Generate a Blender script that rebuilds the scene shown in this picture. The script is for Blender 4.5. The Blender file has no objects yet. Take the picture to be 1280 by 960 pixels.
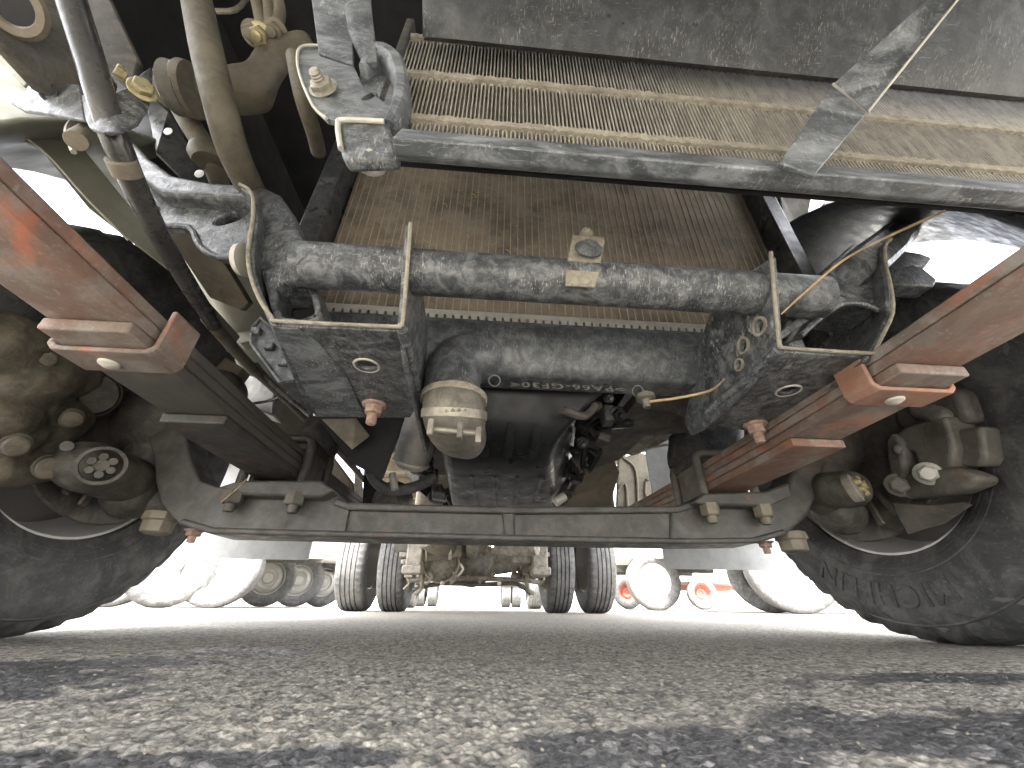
import bpy, bmesh, math, random
import numpy as np
from mathutils import Vector, Matrix
random.seed(7); rng = np.random.RandomState(7)
SC = bpy.context.scene; C = SC.collection
R_ = math.radians
# ------------------------------------------------------------------ camera, sky, sun, exposure
H = 0.05; PITCH, YAW, ROLL, FPX = 29.9, 4.2, 0.55, 481.0
p_, y_, r_ = R_(PITCH), R_(YAW), R_(ROLL)
FW = Vector((math.sin(y_)*math.cos(p_), math.cos(y_)*math.cos(p_), math.sin(p_)))
RT0 = Vector((math.cos(y_), -math.sin(y_), 0)); UP0 = RT0.cross(FW)
RT = RT0*math.cos(r_) + UP0*math.sin(r_); UP = UP0*math.cos(r_) - RT0*math.sin(r_)
cam = bpy.data.cameras.new('camera'); cam.sensor_width = 36; cam.lens = FPX/1280*36
cam.clip_start = 0.01; cam.clip_end = 5000
co = bpy.data.objects.new('camera', cam); C.objects.link(co)
co.matrix_world = Matrix(((RT.x, UP.x, -FW.x, 0), (RT.y, UP.y, -FW.y, 0), (RT.z, UP.z, -FW.z, H), (0, 0, 0, 1)))
SC.camera = co
SUN_EL, SUN_AZ = 58.0, 192.0         # azimuth clockwise from +Y: a veiled sun ahead of the truck, behind the camera
w = bpy.data.worlds.new('World'); SC.world = w; w.use_nodes = True
nt = w.node_tree; sky = nt.nodes.new('ShaderNodeTexSky'); sky.sky_type = 'NISHITA'; sky.sun_disc = False
sky.sun_elevation = R_(SUN_EL); sky.sun_rotation = R_(SUN_AZ); sky.air_density = 1.0; sky.dust_density = 6.0; sky.ozone_density = 0.6
hs_ = nt.nodes.new('ShaderNodeHueSaturation'); hs_.inputs['Saturation'].default_value = .22     # a white overcast veil
nt.links.new(sky.outputs[0], hs_.inputs['Color']); nt.links.new(hs_.outputs[0], nt.nodes['Background'].inputs[0]); nt.nodes['Background'].inputs[1].default_value = 0.15
sl = bpy.data.lights.new('sun', 'SUN'); sl.energy = 2.0; sl.angle = R_(12); sl.color = (1, .97, .92)
so = bpy.data.objects.new('sun', sl); C.objects.link(so)
sd = Vector((math.sin(R_(SUN_AZ))*math.cos(R_(SUN_EL)), math.cos(R_(SUN_AZ))*math.cos(R_(SUN_EL)), math.sin(R_(SUN_EL))))
so.rotation_euler = sd.to_track_quat('Z', 'Y').to_euler()
SC.view_settings.view_transform = 'Standard'; SC.view_settings.look = 'None'
SC.view_settings.exposure = 3.65; SC.view_settings.gamma = 1
SC.render.engine = 'CYCLES'
SC.cycles.max_bounces = 8; SC.cycles.diffuse_bounces = 5; SC.cycles.glossy_bounces = 4

# ------------------------------------------------------------------ measuring: a pixel of the photo and one known coordinate give a place
def at(x, y, X=None, Y=None, Z=None):
    v = RT*((x-640)/FPX) - UP*((y-480)/FPX) + FW
    k = X/v.x if X is not None else (Y/v.y if Y is not None else (Z-H)/v.z)
    return Vector((0, 0, H)) + v*k

# ------------------------------------------------------------------ materials
MATS = {}
def mat(name, c1, c2=None, dust=None, dust_amt=0.35, scale=12, rough=0.6, metal=0.0, scratch=0.0, bump=0.25, bscale=90, spec=0.5, rust=None, rust_amt=0.4, stretch=(1, 1, 1)):
    m = bpy.data.materials.new(name); m.use_nodes = True; n = m.node_tree.nodes; L = m.node_tree.links
    b = n['Principled BSDF']; b.inputs['Roughness'].default_value = rough; b.inputs['Metallic'].default_value = metal
    b.inputs['Specular IOR Level'].default_value = spec
    tc = n.new('ShaderNodeTexCoord'); mp = n.new('ShaderNodeMapping'); L.new(tc.outputs['Object'], mp.inputs[0])
    mp.inputs['Scale'].default_value = stretch
    oi = n.new('ShaderNodeObjectInfo'); va = n.new('ShaderNodeVectorMath'); va.operation = 'MULTIPLY_ADD'
    va.inputs[1].default_value = (17, 23, 31)
    L.new(oi.outputs['Random'], va.inputs[0]); L.new(mp.outputs[0], va.inputs[2]); V = va.outputs[0]
    def noise(s, d=6, dist=0.0, vec=V, r=0.6):
        t = n.new('ShaderNodeTexNoise'); t.inputs['Scale'].default_value = s; t.inputs['Detail'].default_value = d
        t.inputs['Distortion'].default_value = dist; t.inputs['Roughness'].default_value = r; L.new(vec, t.inputs['Vector']); return t.outputs[0]
    def ramp(src, a, b_):
        q = n.new('ShaderNodeMapRange'); q.inputs[1].default_value = a; q.inputs[2].default_value = b_; L.new(src, q.inputs[0]); q.interpolation_type = 'SMOOTHSTEP'; return q.outputs[0]
    def mix(f, A, B):
        q = n.new('ShaderNodeMix'); q.data_type = 'RGBA'
        if isinstance(f, float): q.inputs[0].default_value = f
        else: L.new(f, q.inputs[0])
        for i, s in ((6, A), (7, B)):
            if isinstance(s, tuple): q.inputs[i].default_value = (*s, 1)
            else: L.new(s, q.inputs[i])
        return q.outputs[2]
    def mul(A, k):
        q = n.new('ShaderNodeMath'); q.operation = 'MULTIPLY'; L.new(A, q.inputs[0])
        if isinstance(k, float): q.inputs[1].default_value = k
        else: L.new(k, q.inputs[1])
        return q.outputs[0]
    c2 = c2 or tuple(x*.6 for x in c1)
    col = mix(ramp(noise(scale), .35, .65), c2, c1)
    if rust: col = mix(mul(ramp(noise(scale*1.7, 8, 1.0), .62-rust_amt*.4, .72), .9), col, rust)
    f = None
    if dust:
        f = mul(ramp(noise(scale*2.3, 10, .6, r=.72), .40, .68), float(dust_amt)*1.6)
        col = mix(f, col, dust)
        f2 = mul(ramp(noise(scale*30, 3), .56, .72), float(min(1, dust_amt*1.1))); col = mix(f2, col, dust)
    if scratch:
        mp2 = n.new('ShaderNodeMapping'); L.new(V, mp2.inputs[0]); mp2.inputs['Scale'].default_value = (1, .25, .12); mp2.inputs['Rotation'].default_value = (.3, .5, .25)
        s1 = mul(ramp(noise(800, 2, .4, mp2.outputs[0]), .57, .68), ramp(noise(14, 3), .42, .62))
        col = mix(mul(s1, float(scratch)), col, (.5, .5, .47))
        mp3 = n.new('ShaderNodeMapping'); L.new(V, mp3.inputs[0]); mp3.inputs['Scale'].default_value = (.15, 1, .5); mp3.inputs['Rotation'].default_value = (.9, .2, 1.1)
        s2 = mul(ramp(noise(620, 2, 1.2, mp3.outputs[0]), .62, .70), ramp(noise(11, 3), .45, .6))
        col = mix(mul(s2, float(scratch)*.8), col, (.45, .45, .43))
    L.new(col, b.inputs['Base Color'])
    rr = n.new('ShaderNodeMapRange'); L.new(noise(scale*3), rr.inputs[0]); rr.inputs[1].default_value = .3; rr.inputs[2].default_value = .7
    rr.inputs[3].default_value = max(.05, rough-.15); rr.inputs[4].default_value = min(1, rough+.2); L.new(rr.outputs[0], b.inputs['Roughness'])
    bp = n.new('ShaderNodeBump'); bp.inputs['Strength'].default_value = bump; bp.inputs['Distance'].default_value = .0015
    L.new(noise(bscale, 8), bp.inputs['Height']); L.new(bp.outputs[0], b.inputs['Normal'])
    MATS[name] = m; return m
DUST = (.36, .34, .30); GREYD = (.30, .32, .33)
mat('black_paint', (.048, .052, .057), (.028, .031, .036), (.29, .305, .305), .36, 30, .40, scratch=.6, bump=.5, bscale=260)
mat('black_paint_clean', (.03, .033, .036), (.02, .022, .024), DUST, .14, 10, .35, scratch=.15, bump=.2)
mat('sump_black', (.014, .015, .017), (.009, .010, .011), (.05, .05, .05), .05, 9, .34, bump=.1, spec=.22)
mat('black_plastic', (.060, .065, .070), (.042, .045, .049), (.26, .275, .28), .30, 24, .38, scratch=.35, bump=.3)
mat('rail_plastic', (.075, .082, .088), (.045, .05, .055), (.34, .36, .375), .42, 16, .45, scratch=.5, bump=.35, stretch=(.5, 1, 1))
mat('cast_iron', (.10, .093, .08), (.058, .054, .048), (.20, .18, .15), .35, 12, .55, bump=.5, rust=(.14, .075, .045), rust_amt=.10)
mat('dusty_cast', (.22, .20, .165), (.10, .092, .078), (.33, .305, .26), .4, 16, .75, bump=.6, rust=(.12, .07, .045), rust_amt=.15)
mat('dark_cast', (.062, .058, .052), (.034, .032, .03), (.18, .16, .125), .32, 12, .6, bump=.4)
mat('rusty_spring', (.185, .10, .07), (.14, .108, .088), (.27, .25, .222), .5, 7, .6, bump=.45, rust=(.42, .13, .06), rust_amt=.22)
mat('dark_spring', (.035, .032, .03), (.02, .02, .02), (.12, .11, .10), .25, 14, .5, bump=.3, rust=(.12, .055, .035), rust_amt=.3)
mat('orange_rust', (.34, .15, .09), (.24, .125, .085), (.33, .27, .225), .3, 20, .6, bump=.5)
mat('rusty_bolt', (.42, .27, .21), (.30, .19, .15), (.55, .44, .37), .4, 60, .7, bump=.9, bscale=300)
mat('zinc_bolt', (.30, .275, .22), (.22, .20, .16), (.42, .40, .34), .3, 60, .42, metal=.35, bump=.3)
mat('yellow_zinc', (.42, .36, .17), (.28, .24, .13), (.5, .46, .35), .3, 50, .35, metal=.4, bump=.2)
mat('dirty_fins', (.27, .215, .155), (.13, .105, .078), (.36, .31, .24), .4, 11, .85, bump=1.0, bscale=500)
mat('rad_tube', (.46, .39, .29), (.34, .285, .21), (.32, .27, .2), .4, 40, .6, bump=.5)
mat('fin_metal', (.36, .335, .285), (.22, .205, .175), (.44, .415, .36), .3, 30, .55, metal=.2, bump=.4)
mat('header_tan', (.30, .27, .21), (.19, .17, .135), (.40, .37, .30), .45, 50, .8, bump=.9, bscale=260)
mat('crimp_metal', (.60, .57, .50), (.46, .435, .385), (.58, .55, .49), .4, 50, .6, metal=.3, bump=.5)
mat('floor_beige', (.46, .43, .35), (.36, .335, .27), (.55, .52, .45), .3, 9, .6, bump=.2)
mat('axle_iron', (.072, .069, .064), (.045, .043, .041), (.15, .14, .12), .25, 16, .5, bump=.45, rust=(.11, .065, .045), rust_amt=.12)
mat('letter_plastic', (.13, .125, .11), (.09, .087, .08), (.2, .19, .165), .3, 40, .5)
mat('dark_tan', (.13, .112, .08), (.085, .074, .054), (.19, .165, .12), .3, 22, .6, bump=.45)
mat('skirt_plastic', (.032, .035, .038), (.022, .024, .026), (.13, .138, .142), .22, 18, .42, scratch=.3, bump=.25)
mat('caliper_cast', (.11, .096, .068), (.05, .044, .034), (.19, .165, .12), .35, 22, .7, bump=.7, rust=(.10, .06, .04), rust_amt=.1)
mat('tan_pipe', (.20, .175, .13), (.14, .12, .09), (.28, .25, .19), .35, 15, .6, bump=.3)
mat('rod_steel', (.07, .068, .065), (.045, .044, .043), (.15, .145, .13), .1, 14, .25, metal=.2, bump=.2)
mat('hose_clamp', (.15, .14, .115), (.10, .092, .078), (.24, .22, .185), .4, 40, .5, metal=.25, bump=.4)
mat('rubber', (.066, .067, .069), (.045, .046, .048), (.18, .176, .165), .42, 7, .62, bump=.4, bscale=140, spec=.4)
mat('tread_rubber', (.10, .10, .10), (.06, .06, .062), (.20, .195, .185), .35, 12, .8, bump=.5, bscale=200)
mat('rim_grey', (.45, .44, .42), (.36, .35, .33), (.3, .27, .23), .15, 4, .45, metal=.3, bump=.2)
mat('rim_dark', (.075, .07, .065), (.045, .043, .04), (.17, .155, .13), .35, 14, .45, bump=.3)
mat('white_paint', (.80, .80, .78), (.76, .76, .74), None, 0, 1.5, .4, bump=.05)
mat('red_paint', (.52, .14, .10), (.42, .11, .08), (.5, .35, .3), .3, 12, .45)
mat('cream_liner', (.21, .21, .165), (.16, .16, .125), (.28, .27, .22), .3, 7, .6, bump=.2)
mat('flap_grey', (.56, .575, .58), (.48, .495, .50), (.66, .66, .65), .35, 25, .7, bump=.4)
mat('alloy', (.42, .41, .39), (.28, .275, .26), (.5, .46, .38), .4, 16, .5, metal=.35, bump=.4)
mat('straw', (.50, .36, .20), (.36, .25, .14), None, 0, 80, .7)
mat('wall_white', (.78, .78, .75), (.70, .70, .67), (.55, .53, .5), .15, 1, .8)
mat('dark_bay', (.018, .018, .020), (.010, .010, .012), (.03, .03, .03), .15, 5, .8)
mat('rubber_mount', (.03, .03, .03), (.02, .02, .02), (.12, .11, .10), .3, 20, .7, bump=.3)
mat('brown_paint', (.17, .14, .10), (.12, .10, .075), (.25, .21, .16), .35, 12, .6, bump=.3)

def darken_behind(name, A, B, y0):
    # one steel, rusty at its front end and mixed to a flat dark colour further back
    m = MATS[A].copy(); m.name = name; n = m.node_tree.nodes; L = m.node_tree.links; b = n['Principled BSDF']
    src = b.inputs['Base Color'].links[0].from_socket
    ge = n.new('ShaderNodeNewGeometry'); sx = n.new('ShaderNodeSeparateXYZ'); L.new(ge.outputs['Position'], sx.inputs[0])
    t = n.new('ShaderNodeTexNoise'); t.inputs['Scale'].default_value = 22; L.new(ge.outputs['Position'], t.inputs[0])
    ad = n.new('ShaderNodeMath'); ad.operation = 'MULTIPLY_ADD'; L.new(t.outputs[0], ad.inputs[0]); ad.inputs[1].default_value = .06; L.new(sx.outputs[1], ad.inputs[2])
    r = n.new('ShaderNodeMapRange'); L.new(ad.outputs[0], r.inputs[0]); r.inputs[1].default_value = y0+.01; r.inputs[2].default_value = y0+.07
    mx = n.new('ShaderNodeMix'); mx.data_type = 'RGBA'; L.new(r.outputs[0], mx.inputs[0]); L.new(src, mx.inputs[6]); mx.inputs[7].default_value = (*B, 1)
    L.new(mx.outputs[2], b.inputs['Base Color']); MATS[name] = m
darken_behind('spring_dark_rear', 'rusty_spring', (.065, .06, .054), .33)
def asphalt():
    m = bpy.data.materials.new('asphalt'); m.use_nodes = True; n = m.node_tree.nodes; L = m.node_tree.links; b = n['Principled BSDF']
    tc = n.new('ShaderNodeTexCoord'); V = tc.outputs['Object']
    def noise(s, d=6, dist=0., r=.6):
        t = n.new('ShaderNodeTexNoise'); t.inputs['Scale'].default_value = s; t.inputs['Detail'].default_value = d; t.inputs['Distortion'].default_value = dist; t.inputs['Roughness'].default_value = r; L.new(V, t.inputs[0]); return t.outputs[0]
    def mr(s, a, b_, c=0., d=1.):
        q = n.new('ShaderNodeMapRange'); L.new(s, q.inputs[0]); q.inputs[1].default_value = a; q.inputs[2].default_value = b_; q.inputs[3].default_value = c; q.inputs[4].default_value = d; return q.outputs[0]
    def mix(f, A, B, mode='MIX'):
        q = n.new('ShaderNodeMix'); q.data_type = 'RGBA'; q.blend_type = mode
        if isinstance(f, float): q.inputs[0].default_value = f
        else: L.new(f, q.inputs[0])
        for i, s in ((6, A), (7, B)):
            if isinstance(s, tuple): q.inputs[i].default_value = (*s, 1)
            else: L.new(s, q.inputs[i])
        return q.outputs[2]
    v = n.new('ShaderNodeTexVoronoi'); v.inputs['Scale'].default_value = 190; L.new(V, v.inputs[0])
    v2 = n.new('ShaderNodeTexVoronoi'); v2.inputs['Scale'].default_value = 420; L.new(V, v2.inputs[0])
    wet = n.new('ShaderNodeAttribute'); wet.attribute_name = 'damp'
    stone = n.new('ShaderNodeSeparateColor'); L.new(v.outputs['Color'], stone.inputs[0])
    g = mix(stone.outputs[0], (.20, .186, .155), (.44, .41, .345))
    g = mix(mr(v.outputs['Distance'], .25, .65), g, (.065, .062, .056))
    dusty = mix(mr(noise(60, 8), .42, .66, 0, .7), g, (.385, .355, .295))
    dusty = mix(mr(noise(3.0, 6), .3, .7, .0, .5), dusty, (.15, .143, .13))
    dark = mix(mr(stone.outputs[1], .86, .97), (.055, .055, .057), (.22, .21, .20))
    dark = mix(mr(stone.outputs[0], .3, .9, 0, .6), dark, (.095, .095, .097))
    cv = n.new('ShaderNodeAttribute'); cv.attribute_name = 'crevice'
    L.new(mix(mr(cv.outputs['Fac'], 0, 1, 0, .6), mix(wet.outputs['Fac'], dusty, dark), (.03, .029, .027)), b.inputs['Base Color'])
    L.new(mr(wet.outputs['Fac'], 0, 1, .85, .42), b.inputs['Roughness'])
    mth = n.new('ShaderNodeMath'); mth.operation = 'MULTIPLY_ADD'; L.new(v2.outputs['Distance'], mth.inputs[0]); mth.inputs[1].default_value = -.5; L.new(noise(300, 6), mth.inputs[2])
    mt2 = n.new('ShaderNodeMath'); mt2.operation = 'SUBTRACT'; L.new(mth.outputs[0], mt2.inputs[0]); L.new(v.outputs['Distance'], mt2.inputs[1])
    bp = n.new('ShaderNodeBump'); bp.inputs['Strength'].default_value = .9; bp.inputs['Distance'].default_value = .0013; L.new(mt2.outputs[0], bp.inputs['Height']); L.new(bp.outputs[0], b.inputs['Normal'])
    MATS['asphalt'] = m
asphalt()

# ------------------------------------------------------------------ object helpers
def wloc(o):
    v = Vector((0, 0, 0))
    while o: v += o.location; o = o.parent
    return v
def link(name, me, m, parent=None, smooth=True, bevel=0, seg=2, kind=None, label=None, cat=None, group=None, centre=True):
    if m: me.materials.append(MATS[m])
    if centre and len(me.vertices):
        a = np.empty(len(me.vertices)*3); me.vertices.foreach_get('co', a); a = a.reshape(-1, 3)
        c = Vector((a.max(0)+a.min(0))/2); me.transform(Matrix.Translation(-c))
    else: c = Vector((0, 0, 0))
    o = bpy.data.objects.new(name, me); C.objects.link(o)
    o.location = c
    if parent: o.parent = parent; o.location = c - wloc(parent)
    for p in me.polygons: p.use_smooth = smooth
    if bevel:
        md = o.modifiers.new('bevel', 'BEVEL'); md.width = bevel; md.segments = seg; md.limit_method = 'ANGLE'; md.angle_limit = R_(35)
        md.harden_normals = False
    if smooth:
        try: me.set_sharp_from_angle(angle=R_(38))
        except Exception: pass
    for k, v in (('kind', kind), ('label', label), ('category', cat), ('group', group)):
        if v: o[k] = v
    return o
def empty(name, loc, parent=None, label=None, cat=None, group=None):
    o = bpy.data.objects.new(name, None); C.objects.link(o); o.empty_display_size = .05
    o.location = Vector(loc) - (wloc(parent) if parent else Vector((0, 0, 0)))
    if parent: o.parent = parent
    for k, v in (('label', label), ('category', cat), ('group', group)):
        if v: o[k] = v
    return o
class G:
    """collects geometry, then builds one mesh"""
    def __init__(s): s.v = []; s.f = []
    def add(s, vs, fs):
        k = len(s.v); s.v += [tuple(v) for v in vs]; s.f += [tuple(i+k for i in f) for f in fs]; return s
    def box(s, c, d, rot=None):
        c = Vector(c); vs = []
        for x in (-1, 1):
            for y in (-1, 1):
                for z in (-1, 1):
                    q = Vector((x*d[0]/2, y*d[1]/2, z*d[2]/2))
                    if rot: q = rot @ q
                    vs.append(c+q)
        return s.add(vs, [(0, 1, 3, 2), (4, 6, 7, 5), (0, 4, 5, 1), (2, 3, 7, 6), (0, 2, 6, 4), (1, 5, 7, 3)])
    def prism(s, pts, ext):
        ext = Vector(ext); n = len(pts); a = [Vector(p) for p in pts]
        nrm = Vector((0, 0, 0))
        for i in range(n): nrm += a[i].cross(a[(i+1) % n])
        if nrm.dot(ext) > 0: a = a[::-1]
        return s.add(a + [p+ext for p in a], [tuple(range(n)), tuple(range(2*n-1, n-1, -1))] + [(i, i+n, (i+1) % n+n, (i+1) % n) for i in range(n)])
    def tube(s, path, r, n=14, caps=True, flat=None, smooth=0):
        P = [Vector(p) for p in path]; rr = r if isinstance(r, (list, tuple)) else [r]*len(P)
        if smooth and len(P) > 2:
            Q = []; q2 = []
            for i in range(len(P)-1):
                p0, p1, p2, p3 = P[max(i-1, 0)], P[i], P[i+1], P[min(i+2, len(P)-1)]
                for j in range(smooth):
                    t = j/smooth
                    Q.append(.5*((2*p1)+(p2-p0)*t+(2*p0-5*p1+4*p2-p3)*t*t+(3*p1-p0-3*p2+p3)*t**3)); q2.append(rr[i]*(1-t)+rr[i+1]*t)
            Q.append(P[-1]); q2.append(rr[-1]); P, rr = Q, q2
        T = [(P[min(i+1, len(P)-1)]-P[max(i-1, 0)]).normalized() for i in range(len(P))]
        u = T[0].orthogonal().normalized()
        if flat: u = Vector(flat[0]).normalized()
        vs = []; fs = []
        for i, p in enumerate(P):
            u = (u - T[i]*u.dot(T[i])).normalized(); v = T[i].cross(u)
            for k in range(n):
                a = 2*math.pi*k/n
                if flat:
                    e = 4.0; ca, sa = math.cos(a), math.sin(a)
                    rad = (abs(ca)**e+abs(sa)**e)**(-1/e)
                    vs.append(p+u*ca*rad*rr[i]*flat[1]+v*sa*rad*rr[i]*flat[2])
                else: vs.append(p+(u*math.cos(a)+v*math.sin(a))*rr[i])
        for i in range(len(P)-1):
            for k in range(n): fs.append((i*n+k, i*n+(k+1) % n, (i+1)*n+(k+1) % n, (i+1)*n+k))
        if caps: fs += [tuple(range(n-1, -1, -1)), tuple(range((len(P)-1)*n, len(P)*n))]
        return s.add(vs, fs)
    def lathe(s, prof, c, ax, n=32, close=False, caps=True):
        """prof: (along axis, radius)"""
        c = Vector(c); ax = Vector(ax).normalized(); u = ax.orthogonal().normalized()
        if abs(ax.x) > .99: u = Vector((0, 1, 0))
        v = ax.cross(u); vs = []; fs = []; m = len(prof)
        for k in range(n):
            a = 2*math.pi*k/n; d = u*math.cos(a)+v*math.sin(a)
            for (h, r) in prof: vs.append(c+ax*h+d*r)
        for k in range(n):
            k2 = (k+1) % n
            for j in range(m if close else m-1):
                j2 = (j+1) % m; fs.append((k*m+j, k*m+j2, k2*m+j2, k2*m+j))
        if not close and caps:
            if prof[0][1] > 1e-6: fs.append(tuple(k*m for k in range(n)))
            if prof[-1][1] > 1e-6: fs.append(tuple(k*m+m-1 for k in range(n-1, -1, -1)))
        return s.add(vs, fs)
    def ball(s, c, r, seg=14, sc=(1, 1, 1), rot=None):
        vs = []; fs = []; c = Vector(c); rings = seg//2
        for i in range(rings+1):
            t = math.pi*i/rings
            for k in range(seg):
                a = 2*math.pi*k/seg; q = Vector((math.sin(t)*math.cos(a)*r*sc[0], math.sin(t)*math.sin(a)*r*sc[1], math.cos(t)*r*sc[2]))
                if rot: q = rot @ q
                vs.append(c+q)
        for i in range(rings):
            for k in range(seg): fs.append((i*seg+k, i*seg+(k+1) % seg, (i+1)*seg+(k+1) % seg, (i+1)*seg+k))
        return s.add(vs, fs)
    def mesh(s, name):
        me = bpy.data.meshes.new(name); me.from_pydata(s.v, [], s.f); me.validate()
        bm = bmesh.new(); bm.from_mesh(me); bmesh.ops.remove_doubles(bm, verts=bm.verts, dist=1e-6); bmesh.ops.recalc_face_normals(bm, faces=bm.faces)
        big = [f for f in bm.faces if len(f.verts) > 4]
        if big: bmesh.ops.triangulate(bm, faces=big)
        bm.to_mesh(me); bm.free(); return me
    def build(s, name, m, parent=None, **k): return link(name, s.mesh(name), m, parent, **k)
def name_cast(o): return any(k in o.name for k in ('caliper', 'joint', 'knuckle', 'arm_body'))
def remesh(o, vox=.004, sm=4):
    a = o.modifiers.new('remesh', 'REMESH'); a.mode = 'VOXEL'; a.voxel_size = vox; a.use_smooth_shade = True
    tx = bpy.data.textures.get('casting') or bpy.data.textures.new('casting', 'CLOUDS'); tx.noise_scale = .016; tx.noise_depth = 3
    if vox < .01: dm = o.modifiers.new('rough', 'DISPLACE'); dm.texture = tx; dm.strength = .0045 if name_cast(o) else 0; dm.mid_level = .5
    if sm: b = o.modifiers.new('smooth', 'SMOOTH'); b.iterations = sm; b.factor = .5
    return o
def copy(o, parent, loc, name=None, rot=None):
    c = o.copy(); C.objects.link(c); c.parent = parent; c.location = Vector(loc) - (wloc(parent) if parent else Vector((0, 0, 0)))
    if rot is not None: c.rotation_euler = rot
    return c
def px(pts, **k): return [at(a, b, **k) for a, b in pts]
def sheet(pts3, thick, name, m, parent, **k):
    """a plate with its outline at pts3, thickened away from the viewer's side along its normal"""
    a = [Vector(p) for p in pts3]; nrm = Vector((0, 0, 0)); n = len(a)
    for i in range(n): nrm += a[i].cross(a[(i+1) % n])
    nrm.normalize(); cen = sum(a, Vector((0, 0, 0)))/n
    if nrm.dot(cen-Vector((0, 0, H))) < 0: nrm = -nrm
    return G().prism(a, nrm*thick).build(name, m, parent, **k)
def hexbolt(c, ax, r, h, stub=0, rs=None, name='bolt', m='rusty_bolt', parent=None, flange=True, thread=False, **k):
    g = G(); c = Vector(c); ax = Vector(ax).normalized()
    if flange: g.lathe([(0, r*1.35), (h*.18, r*1.35), (h*.3, r*1.05)], c, ax, 20)
    g.lathe([(h*.1, r), (h*.9, r), (h, r*.86)], c, ax, 6)
    if stub:
        rs = rs or r*.55
        if thread:
            pr = []; nt_ = int(stub/.0022)
            for i in range(nt_): pr += [(h*.9+i*stub/nt_, rs), (h*.9+(i+.5)*stub/nt_, rs*.86)]
            g.lathe(pr+[(h*.9+stub, rs*.7)], c, ax, 16)
        else: g.lathe([(h*.9, rs), (h+stub*.9, rs), (h+stub, rs*.8)], c, ax, 16)
    return g.build(name, m, parent, **k)

# ------------------------------------------------------------------ ground
def gnoise(x, y, s, seed):
    r = np.random.RandomState(seed); T = r.rand(256, 256); X = x*s; Y = y*s
    xi = np.floor(X).astype(int); yi = np.floor(Y).astype(int); fx = X-xi; fy = Y-yi; fx = fx*fx*(3-2*fx); fy = fy*fy*(3-2*fy)
    g = lambda a, b: T[a % 256, b % 256]
    return (g(xi, yi)*(1-fx)+g(xi+1, yi)*fx)*(1-fy)+(g(xi, yi+1)*(1-fx)+g(xi+1, yi+1)*fx)*fy
def fbm(x, y, s, seed, o=4): return sum(gnoise(x, y, s*2**i, seed+i)*.5**i for i in range(o))/(2-2*.5**o)
def ground():
    # fine cells where the phone lies, coarse towards the horizon
    ys = [-400, -60, -15, -4, -1.5, -.5, -.2, 0.]; v = .04
    while v < 1.3: ys.append(v); v += .0008+v*.0035
    while v < 600: ys.append(v); v += v*.12
    ys.append(1500.)
    xs = []; v = 0.
    while v < 1.6: xs.append(v); v += .0012+v*.005
    while v < 1500: xs.append(v); v *= 1.5
    xs = np.array([-a for a in xs[:0:-1]]+xs); ys = np.array(ys)
    X, Y = np.meshgrid(xs, ys); near = np.clip((1.5-np.hypot(X, Y))/.9, 0, 1)
    z = (fbm(X, Y, 150, 3, 2)-.5)*.0020*near + (gnoise(X, Y, 330, 5)-.5)*.0008*np.clip((.7-np.hypot(X, Y))/.5, 0, 1) + (fbm(X, Y, 9, 11, 3)-.5)*.004*near
    s = 1/.0042; gx_ = X*s; gy_ = Y*s; ci = np.floor(gx_).astype(int); cj = np.floor(gy_).astype(int); JR = np.random.RandomState(5).rand(256, 256, 3)
    f1 = np.full(X.shape, 9.); cid = np.zeros(X.shape)
    for a in (-1, 0, 1):
        for b in (-1, 0, 1):
            J = JR[(ci+a) % 256, (cj+b) % 256]; d_ = np.hypot(ci+a+J[..., 0]-gx_, cj+b+J[..., 1]-gy_); m_ = d_ < f1; f1[m_] = d_[m_]; cid[m_] = J[..., 2][m_]
    fade = np.clip((1.1-np.hypot(X, Y))/.7, 0, 1)
    z += (.35-np.clip(f1, 0, .8)**1.5)*.0020*fade*(.6+.8*cid)
    V = np.c_[X.ravel(), Y.ravel(), z.ravel()]; nx, ny = len(xs), len(ys)
    i = np.arange(nx*ny).reshape(ny, nx); F = np.stack([i[:-1, :-1], i[:-1, 1:], i[1:, 1:], i[1:, :-1]], -1).reshape(-1, 4)
    me = bpy.data.meshes.new('asphalt_ground'); me.vertices.add(len(V)); me.vertices.foreach_set('co', V.ravel())
    me.loops.add(F.size); me.loops.foreach_set('vertex_index', F.ravel()); me.polygons.add(len(F))
    me.polygons.foreach_set('loop_start', np.arange(0, F.size, 4)); me.polygons.foreach_set('loop_total', np.full(len(F), 4)); me.update(); me.validate()
    # damp stains: where they lie on the ground
    def blob(cx, cy, rx, ry, k=.5): return 1-np.hypot((X-cx)/rx, (Y-cy)/ry)
    b = np.full(X.shape, -1.)
    for (cx, cy, rx, ry) in DAMP: b = np.maximum(b, blob(cx, cy, rx, ry))
    d = np.clip((b+(fbm(X, Y, 28, 21, 5)-.5)*1.5)*4, 0, 1)
    a2 = me.attributes.new('crevice', 'FLOAT', 'POINT'); a2.data.foreach_set('value', (np.clip((f1-.45)/.4, 0, 1)*fade).ravel().astype(np.float32))
    at_ = me.attributes.new('damp', 'FLOAT', 'POINT'); at_.data.foreach_set('value', d.ravel().astype(np.float32))
    return link('asphalt_ground', me, 'asphalt', None, smooth=True, kind='structure', centre=False)
def g_(x, y): q = at(x, y, Z=0); return q.x, q.y
DAMP = []
for (x, y, rx, ry) in ((900, 935, .09, .035), (1130, 905, .10, .04), (1230, 935, .08, .04), (1180, 850, .14, .035), (760, 950, .04, .018), (200, 955, .10, .014), (110, 830, .14, .06), (10, 955, .03, .012), (380, 950, .05, .012), (30, 850, .12, .08), (300, 815, .10, .05)):
    cx, cy = g_(x, y); DAMP.append((cx, cy, rx, ry))
ground()
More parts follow.
